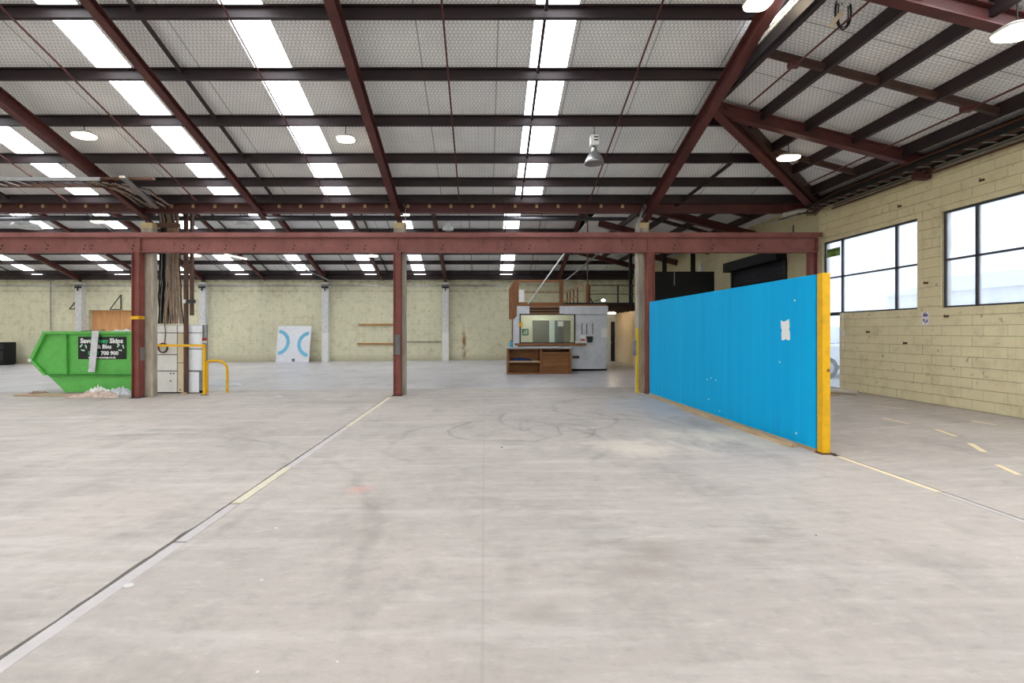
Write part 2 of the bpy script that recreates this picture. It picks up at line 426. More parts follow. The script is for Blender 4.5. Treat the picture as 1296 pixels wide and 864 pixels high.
for k, (y0, y1, m, dz) in enumerate([(-6, 3.78, STRIPG, -.008), (3.80, 4.62, STRIPG, -.006), (4.64, 5.88, STRIPY, -.003), (5.90, 8.4, STRIPG, -.008), (8.42, 12.2, STRIPY, -.004)]):
    MB().box(-2.478, -2.383, y0, y1, zf(-2.43)-.035, zf(-2.43)+dz).build('joint_strip', m, floor)
for (y0, y1, m) in ((-6, 4.76, STRIPG), (4.78, 6.15, plain('cream_floor_strip', (226, 208, 172), .6, var=.3, scale=8, dirt=(196, 188, 176)))):
    MB().box(4.556, 4.622, y0, y1, zf(4.58)-.035, zf(4.58)-.001).build('joint_strip', m, floor)
PAINTY = plain('faded_floor_paint', (226, 208, 164), .7, var=.3, scale=10, dirt=(200, 190, 170))
def mark(px0, py0, px1, py1, w):
    def g(px, py):
        a, b = (px-VX)/FPX, (py-VY)/FPX; y = 4.0; 
        for _ in range(30): y = (CAMH-zf(a*y))/b
        return Vector((a*y, y, zf(a*y)+.002))
    a, b = g(px0, py0), g(px1, py1); s = (b-a).cross(Vector((0,0,1))).normalized()*w/2
    MB().add([a-s, a+s, b+s, b-s, a-s-Vector((0,0,.003)), a+s-Vector((0,0,.003)), b+s-Vector((0,0,.003)), b-s-Vector((0,0,.003))],
             [(0,1,2,3), (0,4,5,1), (1,5,6,2), (2,6,7,3), (3,7,4,0)]).build('paint_mark', PAINTY, floor)
for a in ((1118, 529, 1151, 536, .06), (1184, 543, 1210, 552, .06), (1228, 561, 1246, 572, .07), (1262, 588, 1290, 601, .06), (1230, 532, 1262, 538, .05), (1105, 513, 1145, 517, .05)):
    mark(*a)

# ------------------------------------------------------------------ walls
def wall_x(x0, x1, y0, y1, z0, z1, holes):
    """wall in the YZ plane with rectangular holes (ya, yb, za, zb)"""
    mb = MB(); ys = sorted({y0, y1, *[min(max(h[k], y0), y1) for h in holes for k in (0, 1)]})
    for a, b in zip(ys, ys[1:]):
        m = (a+b)/2; zs = [(h[2], h[3]) for h in holes if h[0] < m < h[1]]; z = z0
        for za, zb in sorted(zs):
            if za > z: mb.box(x0, x1, a, b, z, za)
            z = max(z, zb)
        if z < z1: mb.box(x0, x1, a, b, z, z1)
    return mb
ZSILL, ZTRAN, ZTOP = 2.12, 3.05, 3.99
W1 = (9.75, 12.48); W2 = (6.45, 9.24); DR = (11.88, 12.48)
holes = [(W1[0], W1[1], ZSILL, ZTOP), (W2[0], W2[1], ZSILL, ZTOP), (DR[0], DR[1], .1, ZSILL)]
wall_right = struct('wall_right', wall_x(XW+.016, XW+.2, 6.3, 12.62, .05, zR(XW)+.06, holes), plain('block_mortar_shaded', (186, 174, 136), .85))  # mortar coloured darker to put shade into the block joints
bh, bl, nb = .1935, .392, 0
for r in range(30):
    z0 = zf(XW)+.01+r*bh; z1 = z0+bh-.009
    if z1 > zR(XW)-.02: break
    y = 6.3-(bl/2 if r % 2 else 0)
    while y < 12.6:
        a, b = max(y, 6.3), min(y+bl-.004, 12.62); y += bl
        segs = [(a, b, z0, z1)]
        for h in holes:
            new = []
            for (p, q, s, t) in segs:
                if q <= h[0] or p >= h[1] or t <= h[2] or s >= h[3]: new.append((p, q, s, t)); continue
                if s < h[2]-.02: new.append((p, q, s, h[2])); s = h[2]
                if t > h[3]+.02: new.append((p, q, h[3], t)); t = h[3]
                if p < h[0]: new.append((p, h[0], s, t))
                if q > h[1]: new.append((h[1], q, s, t))
            segs = new
        for (p, q, s, t) in segs:
            if q-p < .03 or t-s < .02: continue
            nb += 1
            MB().box(XW-.0+rnd.random()*.004, XW+.02, p, q, s, t).build('brick', WALLR, wall_right)
struct('wall_right', wall_x(XW, XW+.2, -13, 6.3, .0, zR(XW)+.06, [(3.0, 5.8, ZSILL, ZTOP), (-1, 2, ZSILL, ZTOP), (W2[0], 6.3, ZSILL, ZTOP)]), WALLR)
struct('wall_right', wall_x(XW, XW+.2, 12.62, YB+.6, .0, zR(XW)+.06, [(14.0, 16.95, .1, 4.05)]), WALLRF)
DX0, DX1, DZ = X(112, YB), X(172, YB), 2.96
mbw = MB().box(XL-.2, DX0, YB, YB+.2, zf(XL)-.1, zB(YB)+.3).box(DX1, XW+.2, YB, YB+.2, -.15, zB(YB)+.3).box(DX0, DX1, YB, YB+.2, DZ, zB(YB)+.3)
struct('wall_back', mbw, WALLB)
struct('wall_left', MB().prism([(-13, -.5), (28.2, -.5), (28.2, zB(YB)), (YRG, zB(YRG)), (YV, zL(YV)), (0, zL(0)), (-13, zL(13))], 'x', XL-.2, XL), WALLB)
struct('wall_front', MB().box(XL-.2, XW+.2, -13.2, -13, -.5, 6.5), WALLB)
# boarded doorway in the back wall
door2 = sroot('door_2', (DX0, YB+.3, zf(DX0)))
n = 5; w = (DX1-DX0)/n
for k in range(n):
    MB().box(DX0+k*w+.006, DX0+(k+1)*w-.006, YB+.28, YB+.31, zf(DX0)+.02, DZ+.05).build('plank', ORANGEP, door2)
MB().box(DX0-.05, DX1+.05, YB+.32, YB+.36, -.2, DZ+.1).build('backing', BLACK, door2)
MB().box(DX0+.001, DX0+.02, YB+.001, YB+.275, zf(DX0), DZ-.02).box(DX1-.02, DX1-.001, YB+.001, YB+.275, zf(DX0), DZ-.02).box(DX0+.001, DX1-.001, YB+.001, YB+.275, DZ-.02, DZ-.001).build('reveal', WALLB, door2)

# ------------------------------------------------------------------ windows and glazed door in the right wall
FR = plain('grey_steel_window_frame', (62, 62, 68), .5)
def window(name, y0, y1, muls, z0=ZSILL, z1=ZTOP, tr=ZTRAN):
    xm = XW+.09; root = sroot(name, (xm, y0, z0)); mb = MB(); t = .035; fd = .03
    for y in (y0+t/2, y1-t/2): mb.box(xm-fd, xm+fd, y-t/2, y+t/2, z0, z1)
    for z in (z0+t/2, z1-t/2): mb.box(xm-fd, xm+fd, y0+t, y1-t, z-t/2, z+t/2)
    mb.build('frame', FR, root); cuts = [y0]+muls+[y1]
    for y in muls: MB().box(xm-fd, xm+fd, y-t/2-.005, y+t/2+.005, z0+t, z1-t).build('mullion', FR, root)
    for a, b in zip(cuts, cuts[1:]):
        MB().box(xm-fd+.004, xm+fd-.004, a+t/2+.005, b-t/2-.005, tr-t/2, tr+t/2).build('transom', FR, root)
        for s, e in ((z0+.02, tr-t/2), (tr+t/2, z1-.02)):
            MB().box(xm-.004, xm+.004, a+.02, b-.02, s, e).build('pane', GLASS, root)
    return root
win1 = window('window_1', W1[0], W1[1], [10.32, 11.88])
win2 = window('window_2', W2[0], W2[1], [7.07, 8.63])
window('window_3', 3.0, 5.8, [3.6, 5.2]); window('window_4', -1, 2, [-.4, 1.4])
sgn = thing('exit_sign', (XW+.085, 12.2, 3.72), 'green Emergency Exit sign in the top pane above the glazed door', 'sign')
_t = NT('translucent_sign_green'); _d = _t.n('ShaderNodeBsdfDiffuse'); _l = _t.n('ShaderNodeBsdfTranslucent'); _m = _t.n('ShaderNodeMixShader')
_d.inputs[0].default_value = lin(160, 182, 118); _l.inputs[0].default_value = lin(150, 172, 104); _m.inputs[0].default_value = .5
_t.l(_d.outputs[0], _m.inputs[1]); _t.l(_l.outputs[0], _m.inputs[2]); _t.l(_m.outputs[0], _t.out.inputs[0])
MB().box(XW+.06, XW+.066, 11.94, 12.40, 3.585, 3.80).build('sign_plate', _t.m, sgn)
SGT = plain('sign_dark_green', (40, 66, 44), .6, var=.02)
text('lettering', 'Emergency', .10, SGT, sgn, (XW+.058, 12.17, 3.745), (math.pi/2, 0, -math.pi/2), bold=.001)
text('lettering', 'Exit', .10, SGT, sgn, (XW+.058, 12.17, 3.64), (math.pi/2, 0, -math.pi/2), bold=.001)
d1 = sroot('door_1', (XW+.1, DR[0], zf(XW)))
zb = zf(XW)
MB().box(XW+.04, XW+.14, DR[0], DR[0]+.045, zb, ZSILL).box(XW+.04, XW+.14, DR[1]-.045, DR[1], zb, ZSILL).box(XW+.04, XW+.14, DR[0]+.045, DR[1]-.045, ZSILL-.05, ZSILL).build('door_frame', FR, d1)
MB().box(XW+.085, XW+.093, DR[0]+.04, DR[1]-.04, zb+.02, ZSILL-.04).build('pane', mk_glass('clear_door_glass', .12), d1)
MB().box(XW+.04, XW+.2, DR[0]+.045, DR[1]-.045, zb-.02, zb+.02).build('threshold', GALV, d1)
rd = sroot('door_3', (XW, 15.4, .2))
mb = MB(); SHUT = plain('charcoal_shutter', (46, 47, 54), .45, .3)
for k in range(48):
    z = .12+k*.078
    MB().prism([(XW+.03, z), (XW+.012, z+.02), (XW+.012, z+.055), (XW+.03, z+.075)], 'y', 14.02, 16.93).build('slat', SHUT, rd)
MB().box(XW-.32, XW+.0, 13.95, 17.05, 3.78, 4.10).build('roller_housing', BLACK, rd)
MB().box(XW-.06, XW, 13.93, 14.03, .2, 3.8).build('guide_rail', DARK, rd); MB().box(XW-.06, XW, 16.92, 17.02, .2, 3.8).build('guide_rail', DARK, rd)
MB().box(XW+.05, XW+.2, 13.9, 17.1, .1, 4.1).build('backing', BLACK, rd)

# ------------------------------------------------------------------ roofs
def sheet(pts, name='ceiling', m=ROOFM, th=.06):
    vs = [Vector(p) for p in pts]; n = len(vs); up = Vector((0,0,th))
    return MB().add(vs+[v+up for v in vs], [tuple(range(n-1, -1, -1)), tuple(range(n, 2*n))]+[(i, (i+1) % n, n+(i+1) % n, n+i) for i in range(n)])
FS = [(-28.6, -27.9), (-24.6, -23.9), (-21.5, -20.8), (-17.9, -17.2), (-14.3, -13.6), (-10.72, -10.07), (-7.06, -6.42), (-4.18, -3.50), (.82, 1.50)]
ceil = sroot('ceiling')
def strips(ranges, ya, yb, zfun, xa, xb, pur, skm, parent):
    x = xa
    for (a, b) in ranges+[(xb, None)]:
        if a > x: sheet([(x, ya, zfun(ya)), (a, ya, zfun(ya)), (a, yb, zfun(yb)), (x, yb, zfun(yb))]).build('roof_sheet', ROOFM, parent)
        if b is None: break
        ys = [ya]+[p for p in pur if ya < p < yb]+[yb]
        for p, q in zip(ys, ys[1:]):
            sheet([(a, p, zfun(p)+.02), (b, p, zfun(p)+.02), (b, q, zfun(q)+.02), (a, q, zfun(q)+.02)]).build('skylight_panel', skm, parent)
        x = b
PF = [12.40, 11.71, 10.86, 9.74, 8.64, 7.51, 6.40, 5.30, 4.20, 3.10, 2.0, .9]
strips(FS, 0, YV, zL, XL, XR, PF, SKYL, ceil)
strips(FS, -13, 0, lambda y: zL(-y), XL, XR, [-3, -6, -9], SKYL, ceil)
sheet([(XR, 9.11, zL(9.11)), (XW+.1, hipy(XW+.1), zL(hipy(XW+.1))), (XW+.1, YV, zL(YV)), (XR, YV, zL(YV))]).build('roof_sheet', ROOFM, ceil)
sheet([(XR, -13, zR(XR)), (XW+.1, -13, zR(XW+.1)), (XW+.1, hipy(XW+.1), zR(XW+.1)), (XR, 9.11, zR(XR))]).build('roof_sheet', ROOFR, ceil)
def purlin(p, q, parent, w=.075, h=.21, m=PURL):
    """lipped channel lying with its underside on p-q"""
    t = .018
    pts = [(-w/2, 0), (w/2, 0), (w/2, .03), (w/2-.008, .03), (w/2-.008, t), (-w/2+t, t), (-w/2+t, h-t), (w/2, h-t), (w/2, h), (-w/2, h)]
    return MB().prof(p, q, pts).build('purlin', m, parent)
for y in PF:
    xe = XR if y < 9.2 else XR+(y-9.11)/.784-.05
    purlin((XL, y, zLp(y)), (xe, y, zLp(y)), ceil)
for x in (4.52, 5.48, 6.36, 7.28, 8.27):
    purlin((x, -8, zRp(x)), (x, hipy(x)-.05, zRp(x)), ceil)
def rafter(x, y0, y1, zfun, parent, m=RED, w=.16, h=.26):
    s = -1 if zfun(y1) < zfun(y0) else 1
    a = (x, y0, zfun(y0)-h/2); b = (x, y1, zfun(y1)-h/2)
    return MB().ibeam(a, b, w, h, .022, .016).build('rafter', m, parent)
for x in XC[:3]+[-22.6]: rafter(x, .2, 12.9, zLp, ceil)
rafter(4.34, .2, 12.9, zLp, ceil, w=.17)
rafter(-5.95, .2, 12.85, lambda y: zLp(y)-.05, ceil, w=.14, h=.14)
for y in (9.35, 5.95, 2.6):
    h = .24; MB().ibeam((XR+.1, y, zRp(XR+.1)), (XW-.02, y, zRp(XW)), .15, h, .02, .014).build('rafter', RED, ceil)
# hip beam and the timber that backs it
MB().ibeam((XR+.02, 9.13, zL(9.11)-.30), (XW-.15, hipy(XW-.15), zR(XW-.15)-.24), .17, .26, .022, .016).build('hip_rafter', RED, ceil)
MB().bar((XR+.75, hipy(XR+.75)-.12, zR(XR+.75)-.12), (XW-.1, hipy(XW-.1)-.12, zR(XW-.1)-.14), .10, .2).build('hip_packer', BRG, ceil)
# bridging between purlins, sag rods
for x in (-5.49, .97, -12.4):
    for a, b in zip(PF[1:], PF):
        y0, y1 = a+.04, b-.04
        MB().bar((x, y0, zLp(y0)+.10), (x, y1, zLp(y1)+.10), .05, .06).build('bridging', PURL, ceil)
for x in (-17.5, -10.8, -7.45, -4.02, -.65, 2.72):
    MB().tube([(x, .5, zLp(.5)-.02), (x, 12.3, zLp(12.3)-.02)], .017, 6).build('sag_rod', RED, ceil)
for y in (7.6, 4.2, 10.5):
    for a, b in zip((4.52, 5.48, 6.36, 7.28), (5.48, 6.36, 7.28, 8.27)):
        if hipy(b) < y+.1 and hipy(a) < y+.1: continue
        a2 = max(a+.04, XR+(y-9.11)/.784+.1)
        if a2 > b-.1: continue
        MB().bar((a2, y, zRp(a2)+.07), (b-.04, y, zRp(b)+.07), .07, .11).build('bridging', BRG, ceil)
for x, y0, y1 in ((4.97, 2, 8.9), (7.75, 2, 11.6)):
    MB().tube([(x, y0, zRp(x)-.03), (x, y1, zRp(x)-.03)], .016, 6).build('sag_rod', RED, ceil)
    for y in (7.6,): MB().box(x-.08, x+.08, y-.06, y+.06, zRp(x)-.05, zRp(x)+.03).build('rod_plate', RED, ceil)
for (x0, y0, x1, y1) in ((5.7, 10.95, 5.05, 12.75),):
    MB().bar((x0, y0, zLp(y0)+.06), (x1, y1, zLp(y1)+.06), .06, .06).build('bridging', PURL, ceil)
# eaves beam along the right wall
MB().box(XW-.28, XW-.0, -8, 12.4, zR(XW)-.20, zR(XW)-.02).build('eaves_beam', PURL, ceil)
# small gable between the two slopes, with a lit slot
gw = MB(); ZS0, ZS1 = CAMH+4.76, CAMH+4.87
def gab(y0, y1, za, zb2=None):
    gw.add([(XR+.10, y0, za), (XR+.10, y1, za), (XR+.10, y1, zb2 if zb2 else zL(y1)), (XR+.10, y0, zb2 if zb2 else zL(y0)),
            (XR+.13, y0, za), (XR+.13, y1, za), (XR+.13, y1, zb2 if zb2 else zL(y1)), (XR+.13, y0, zb2 if zb2 else zL(y0))],
           [(0,1,2,3), (4,7,6,5), (0,4,5,1), (1,5,6,2), (2,6,7,3), (3,7,4,0)])
gab(0, 9.1, zR(XR)-.2, ZS0); gab(0, 7.85, ZS1); gab(0, 6.9, ZS0); gab(7.85, 8.72, ZS0)
struct('wall_gable', gw, plain('grey_gable_sheet', (92, 90, 88), .6, .1))
MB().box(XR+.085, XR+.10, 6.9, 7.85, ZS0, ZS1).build('skylight_panel', SKYL, ceil)
MB().bar((XR+.06, 0, zR(XR)-.05), (XR+.06, 8.95, zR(XR)-.05), .08, .30).build('edge_beam', DARK, ceil)
for y in (6.75, 7.95): MB().box(XR+.05, XR+.10, y-.05, y+.05, zR(XR)+.10, zR(XR)+.42).build('stud', TIMBV, ceil)

for (y0, y1) in ((4.7, 5.6), (3.2, 4.1), (1.5, 2.4), (-.2, .7), (-3.2, -2.3), (-6.4, -5.5)):  # unseen glowing panels added on the right slope to brighten the floor there
    for a, b in ((4.56, 5.44), (5.52, 6.32), (6.40, 7.24), (7.32, 8.23)):
        sheet([(a, y0, zR(a)-.01), (b, y0, zR(b)-.01), (b, y1, zR(b)-.01), (a, y1, zR(a)-.01)], th=.008).build('skylight_panel', SKYL, ceil)
# roof of the back hall
ceilb = sroot('ceiling')
BS = [(-30.2, -29.4), (-26.7, -26.0), (-21.8, -20.9), (-18, -17.3), (-14.7, -13.9), (-10.85, -10.15), (-7.05, -6.35), (-4.15, -3.45), (.92, 1.66)]
PB = [20.8, 21.9, 23.0, 24.1, 25.15, 26.25, 27.45]
strips(BS, YRG, YB+.1, zB, XL, XR, PB, SKYLB, ceilb)
strips([(-29, -28.2), (-21.8, -20.9), (-14.7, -13.9), (-7.05, -6.35), (.92, 1.66)], YV, YRG, zN, XL, XR, [15.5, 18], SKYLB, ceilb)  # unseen near slope; strip over the booth added to light its front
yh = lambda x: YV+(zR(x)-CAMH-3.38)/SL
yh2 = lambda x: YB-(zR(x)-CAMH-3.38)/SL
sheet([(XR, YV, zN(YV)), (XW+.1, YV, zN(YV)), (XW+.1, yh(XW+.1), zR(XW+.1)), (XR, yh(XR), zR(XR))]).build('roof_sheet', ROOFM, ceilb)
sheet([(XR, yh2(XR), zR(XR)), (XW+.1, yh2(XW+.1), zR(XW+.1)), (XW+.1, YB+.1, zB(YB+.1)), (XR, YB+.1, zB(YB+.1))]).build('roof_sheet', ROOFM, ceilb)
sheet([(XR, yh(XR), zR(XR)), (XW+.1, yh(XW+.1), zR(XW+.1)), (XW+.1, yh2(XW+.1), zR(XW+.1)), (XR, yh2(XR), zR(XR))]).build('roof_sheet', ROOFR, ceilb)
sheet([(XR+.02, yh(XR), zR(XR)), (XR+.02, YRG, zB(YRG)), (XR+.02, yh2(XR), zR(XR))], th=.0).build('gable_sheet', MATS.get('grey_gable_sheet'), ceilb)
for y in PB:
    xe = XR if y < yh2(XR) else XR+(y-yh2(XR))*1.27
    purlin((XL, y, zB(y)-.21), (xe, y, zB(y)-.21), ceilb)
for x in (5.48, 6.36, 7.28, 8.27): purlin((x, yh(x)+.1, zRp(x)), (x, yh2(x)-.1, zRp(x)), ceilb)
for x in (-30.9, -23.7, -16.47, -9.3, -2.27, 4.35): rafter(x, YRG, YB-.1, lambda y: zB(y)-.21, ceilb)
for x in (-12.9, -6.0, -19.8): rafter(x, YRG, YB-.1, lambda y: zB(y)-.24, ceilb, w=.12, h=.15)
for y in (15.6, 18.7, 21.8, 24.9):
    if y: MB().ibeam((XR+.1, y, zRp(XR+.1)-.12), (XW-.02, y, zRp(XW)-.12), .15, .24).build('rafter', RED, ceilb)
for y in (17.1, 14.6):
    for a, b in zip((5.48, 6.36, 7.28), (6.36, 7.28, 8.27)):
        if yh(a) < y: MB().bar((a+.04, y, zRp(a)+.07), (b-.04, y, zRp(b)+.07), .07, .11).build('bridging', BRG, ceilb)
for x in (-28, -21.2, -17.9, -14.9, -11, -7.7, -4.5, -.7, 2.6, -25.5):
    MB().tube([(x, YRG, zB(YRG)-.24), (x, 27.4, zB(27.4)-.24)], .017, 6).build('sag_rod', PURL, ceilb)
for x in (-27.3, -20.2, -12.4, -5.6, 1.0):
    MB().bar((x, YRG, zB(YRG)-.12), (x, 27.4, zB(27.4)-.12), .05, .06).build('bridging', PURL, ceilb)
MB().box(XL, XW-.2, YB-.30, YB-.02, zB(YB)-.30, zB(YB)-.02).build('eaves_beam', PURL, ceilb)

# valley beam over the columns
vb = thing('valley_beam', (0, 12.62, Zt(269, 12.6)), 'dark red steel valley beam with timber cleats along its face, running above the crane beam', 'beam')
zb0, zb1 = Zt(269.5, 12.6), Zt(257.5, 12.6)
MB().ibeam((XL, 12.62, (zb0+zb1)/2), (XW-.1, 12.62, (zb0+zb1)/2), .16, zb1-zb0, .025, .02).build('beam', RED, vb)
k = 0
for i in range(-28, 9):
    x = i*.57+.25
    if x > 3.9: continue
    MB().box(x-.035, x+.035, 12.575, 12.61, zb1-.115, zb1-.03).build('cleat', PINE, vb)
MB().box(XL, XW-.1, 12.6, 12.98, zb1, zb1+.02).box(XL, XW-.1, 12.6, 12.62, zb1+.02, zb1+.10).box(XL, XW-.1, 12.96, 12.98, zb1+.02, zb1+.10).build('gutter_trough', PURL, vb)

# ------------------------------------------------------------------ crane beam, posts, columns
YC = 12.42
zc0, zc1 = Zt(319, YC), Zt(294.2, YC)
cb = thing('crane_beam', (0, YC+.1, zc0), 'long faded red steel crane beam on posts crossing the whole hall', 'beam')
mb = MB(); xa, xb = -17.2, 8.76
mb.box(xa, xb, YC, YC+.20, zc0, zc0+.025).box(xa, xb, YC+.09, YC+.11, zc0+.025, zc1-.03).box(xa, xb, YC+.02, YC+.18, zc1-.145, zc1-.12)
mb.build('beam', REDB, cb)
MB().prof((xa, YC-.02, zc1-.06), (xb+.08, YC-.02, zc1-.06), [(-.01, -.06), (.012, -.06), (.012, .06), (-.23, .06), (-.23, .04), (-.01, .04)]).build('capping_channel', REDB, cb)
MB().box(xb-.02, xb, YC, YC+.2, zc0, zc1-.145).build('end_plate', REDB, cb)
for x in XC[1:]: MB().box(x-.008, x+.008, YC+.012, YC+.088, zc0+.025, zc1-.145).build('stiffener', REDB, cb)
rr = random.Random(5)
for px in (2, 32, 60, 107, 116, 168, 232, 252, 286, 322, 372, 440, 462, 560, 640, 670, 735, 800, 853, 902, 960):
    x = X(px, YC+.09)
    for dz in (.10, .19): MB().tube([(x+(dz-.14)*.3, YC+.09, zc0+dz), (x+(dz-.14)*.3, YC+.075, zc0+dz)], .022, 6).build('bolt_head', PURL, cb)
LBL = ['red steel post left out of frame', 'red steel post between the green skip and the switchboard, with yellow tape', 'red steel post in the middle of the hall at the end of the floor strip', 'red steel post at the far end of the blue partition']
CLB = ['', 'grey concrete column beside the switchboard cables', 'grey concrete column behind the middle red post', 'grey concrete column with yellow corner guard beside the blue partition']
for k in (1, 2, 3):
    x = XC[k]; xp = (x-.06, x+.01, x+.05)[k-1]; zb = zf(xp)
    t = thing('steel_post', (xp, 12.46, zb), LBL[k], 'post', 'red steel posts under the crane beam')
    w = .095
    MB().box(xp-w, xp-w+.016, 12.36, 12.58, zb+.02, zc0).box(xp+w-.016, xp+w, 12.36, 12.58, zb+.02, zc0).box(xp-w+.016, xp+w-.016, 12.42, 12.434, zb+.02, zc0).build('shaft', POSTR, t)
    MB().box(xp-w-.03, xp+w+.03, 12.33, 12.60, zb, zb+.02).build('base_plate', DARK if k == 1 else RUSTB, t)
    if k == 2: MB().box(xp-w+.018, xp+w-.018, 12.404, 12.42, zb+1.08, zb+1.6).build('grey_patch', plain('bare_grey_patch', (118, 116, 118), .5), t)
    if k == 1:
        MB().box(xp-w-.006, xp+w+.006, 12.352, 12.36, 1.98, 2.07).box(xp+w, xp+w+.006, 12.352, 12.58, 1.98, 2.07).build('yellow_tape', YEL, t)
        MB().box(xp+w, xp+w+.004, 12.42, 12.58, .9, 1.25).build('grey_tape', GALV, t)
    xcn = (x+.05, x+.03, x-.07)[k-1]; zb = zf(xcn)
    c = thing('concrete_column', (xcn, 12.78, zb), CLB[k], 'column', 'concrete columns')
    w = .16; e = .025
    sec = [(xcn-w+e, 12.62), (xcn+w-e, 12.62), (xcn+w, 12.62+e), (xcn+w, 12.82), (xcn-w, 12.82), (xcn-w, 12.62+e)]
    MB().prism(sec, 'z', zb, 4.42).build('shaft', CONC, c)
    MB().box(xcn-w+.005, xcn+w-.005, 12.63, 12.81, 4.42, 4.565).build('bearing_block', plain('bearing_block_concrete', (206, 186, 142), .8, var=.2), c)
    MB().box(xcn-.06, xcn+.06, 12.66, 12.80, 4.565, zLp(12.8)-.26).build('packer_post', RED, c)
    if k == 3:
        MB().box(xcn-w-.012, xcn-w+.085, 12.605, 12.62, zb, 1.75).box(xcn-w-.012, xcn-w, 12.62, 12.72, zb, 1.75).build('corner_guard', YELD, c)
    for s in ((-1, 1) if k != 3 else (-1,)):
        xx = xcn+s*(w+.02)
    MB().tube([(xcn-w+.05, 12.6, zb+.05), (xcn-w+.05, 12.6, 3.6)], .014, 6).build('conduit', GALV, c)
p4 = thing('steel_post', (8.66, 12.5, zf(8.66)), 'red steel post standing by the window wall behind the blue partition', 'post', 'red steel posts under the crane beam')
MB().box(8.57, 8.586, YC+.02, YC+.2, zf(8.66)+.02, zc0).box(8.734, 8.75, YC+.02, YC+.2, zf(8.66)+.02, zc0).box(8.586, 8.734, YC+.09, YC+.105, zf(8.66)+.02, zc0).build('shaft', POSTR, p4)
MB().box(8.54, 8.78, YC, YC+.22, zf(8.66), zf(8.66)+.02).build('base_plate', RUSTB, p4)
sb = tag(MB().box(XC[3]-.07-.16-.09, XC[3]-.07-.16-.002, 12.66, 12.74, 1.02, 1.42).build('switch_box', GALV, bevel=.006), 'small grey switch box fixed to the column with the yellow guard', 'switch box')

# back wall columns
bc = None
for k, x in enumerate((-30.9, -23.7, -16.47, -9.3, -2.27)):
    zb = zf(x); l = ['', 'white column on the back wall above the green skip', 'white column on the back wall right of the switchboard', 'white column on the back wall right of the painted board', 'white column on the back wall right of the middle red post'][k]
    if not l: l = 'white column on the back wall at the far left'
    c = thing('wall_column', (x, 27.8, zb), l, 'column', 'white columns on the back wall')
    z = zb; first = True
    top = zB(YB)-.5
    MB().box(x-.19, x+.19, 27.66, 27.995, zb, 1.6).build('lower_shaft', WHITE, c)
    MB().box(x-.19, x+.19, 27.655, 27.995, 1.606, top).build('upper_shaft', plain('pale_grey_column', (214, 214, 212), .6), c)
    MB().box(x-.21, x+.21, 27.645, 27.655, 4.2, 4.42).box(x-.03, x+.03, 27.60, 27.645, 4.05, 4.42).build('pipe_clip', DARK, c)
pp = thing('wall_pipe', (-15, 27.58, Zt(361.5, 27.6)), 'long thin grey pipe running along the top of the back wall', 'pipe')
z = Zt(361.5, 27.6)
MB().tube([(XL+.1, 27.57, z), (X(642, 27.6), 27.57, z)], .03, 8).build('pipe', GALV, pp)

# dark service pipe behind the valley
sp = thing('service_pipe', (-12, 14.0, Zt(277, 14)), 'thick dark service pipe hung behind the valley beam', 'pipe')
MB().tube([(XL+.1, 14, Zt(277, 14)), (4.2, 14, Zt(277, 14))], .055, 10).build('pipe', plain('dark_grey_pipe', (58, 58, 62), .5), sp)
for x in (-26, -19.5, -12.4, -5.7, 1): MB().tube([(x, 14, Zt(277, 14)+.05), (x, 14, zN(14)-.02)], .01, 5).build('hanger', PURL, sp)

# ------------------------------------------------------------------ blue partition
bp = thing('partition_panel', (4.36, 9.3, zf(4.36)), 'long bright blue partition wall standing on the floor at right', 'partition')
pa, pb_ = Vector((4.25, 12.2, 0)), Vector((4.455, 6.37, 0)); th = .09
dirp = (pb_-pa).normalized(); nrm = Vector((dirp.y, -dirp.x, 0)); nrm = nrm if nrm.x > 0 else -nrm
def on_panel(px):
    r = (px-VX)/FPX; s = (r*pa.y-pa.x)/((pb_.x-pa.x)-r*(pb_.y-pa.y)); return pa+(pb_-pa)*s
nsh = 5
for k in range(nsh):
    a = pa+(pb_-pa)*(k/nsh)+dirp*.001; b = pa+(pb_-pa)*((k+1)/nsh)-dirp*.001
    z0, z1 = zf(a.x)+.045, 2.425
    q = [a, b, b+nrm*.018, a+nrm*.018]
    MB().add([(v.x, v.y, z0) for v in q]+[(v.x, v.y, z1) for v in q], [(0,1,2,3), (4,7,6,5), (0,4,5,1), (1,5,6,2), (2,6,7,3), (3,7,4,0)]).build('panel', BLUEP, bp)
q = [pa+nrm*.02, pb_+nrm*.02, pb_+nrm*th, pa+nrm*th]
MB().add([(v.x, v.y, zf(4.36)+.03) for v in q]+[(v.x, v.y, 2.40) for v in q], [(0,1,2,3), (4,7,6,5), (0,4,5,1), (1,5,6,2), (2,6,7,3), (3,7,4,0)]).build('framing', PINE, bp)
q = [pa-nrm*.012, pb_-nrm*.004, pb_+nrm*.05, pa+nrm*.05]
MB().add([(v.x, v.y, zf(4.36)-.012) for v in q]+[(v.x, v.y, zf(4.36)+.045) for v in q], [(0,1,2,3), (4,7,6,5), (0,4,5,1), (1,5,6,2), (2,6,7,3), (3,7,4,0)]).build('sole_plate', PINE, bp)
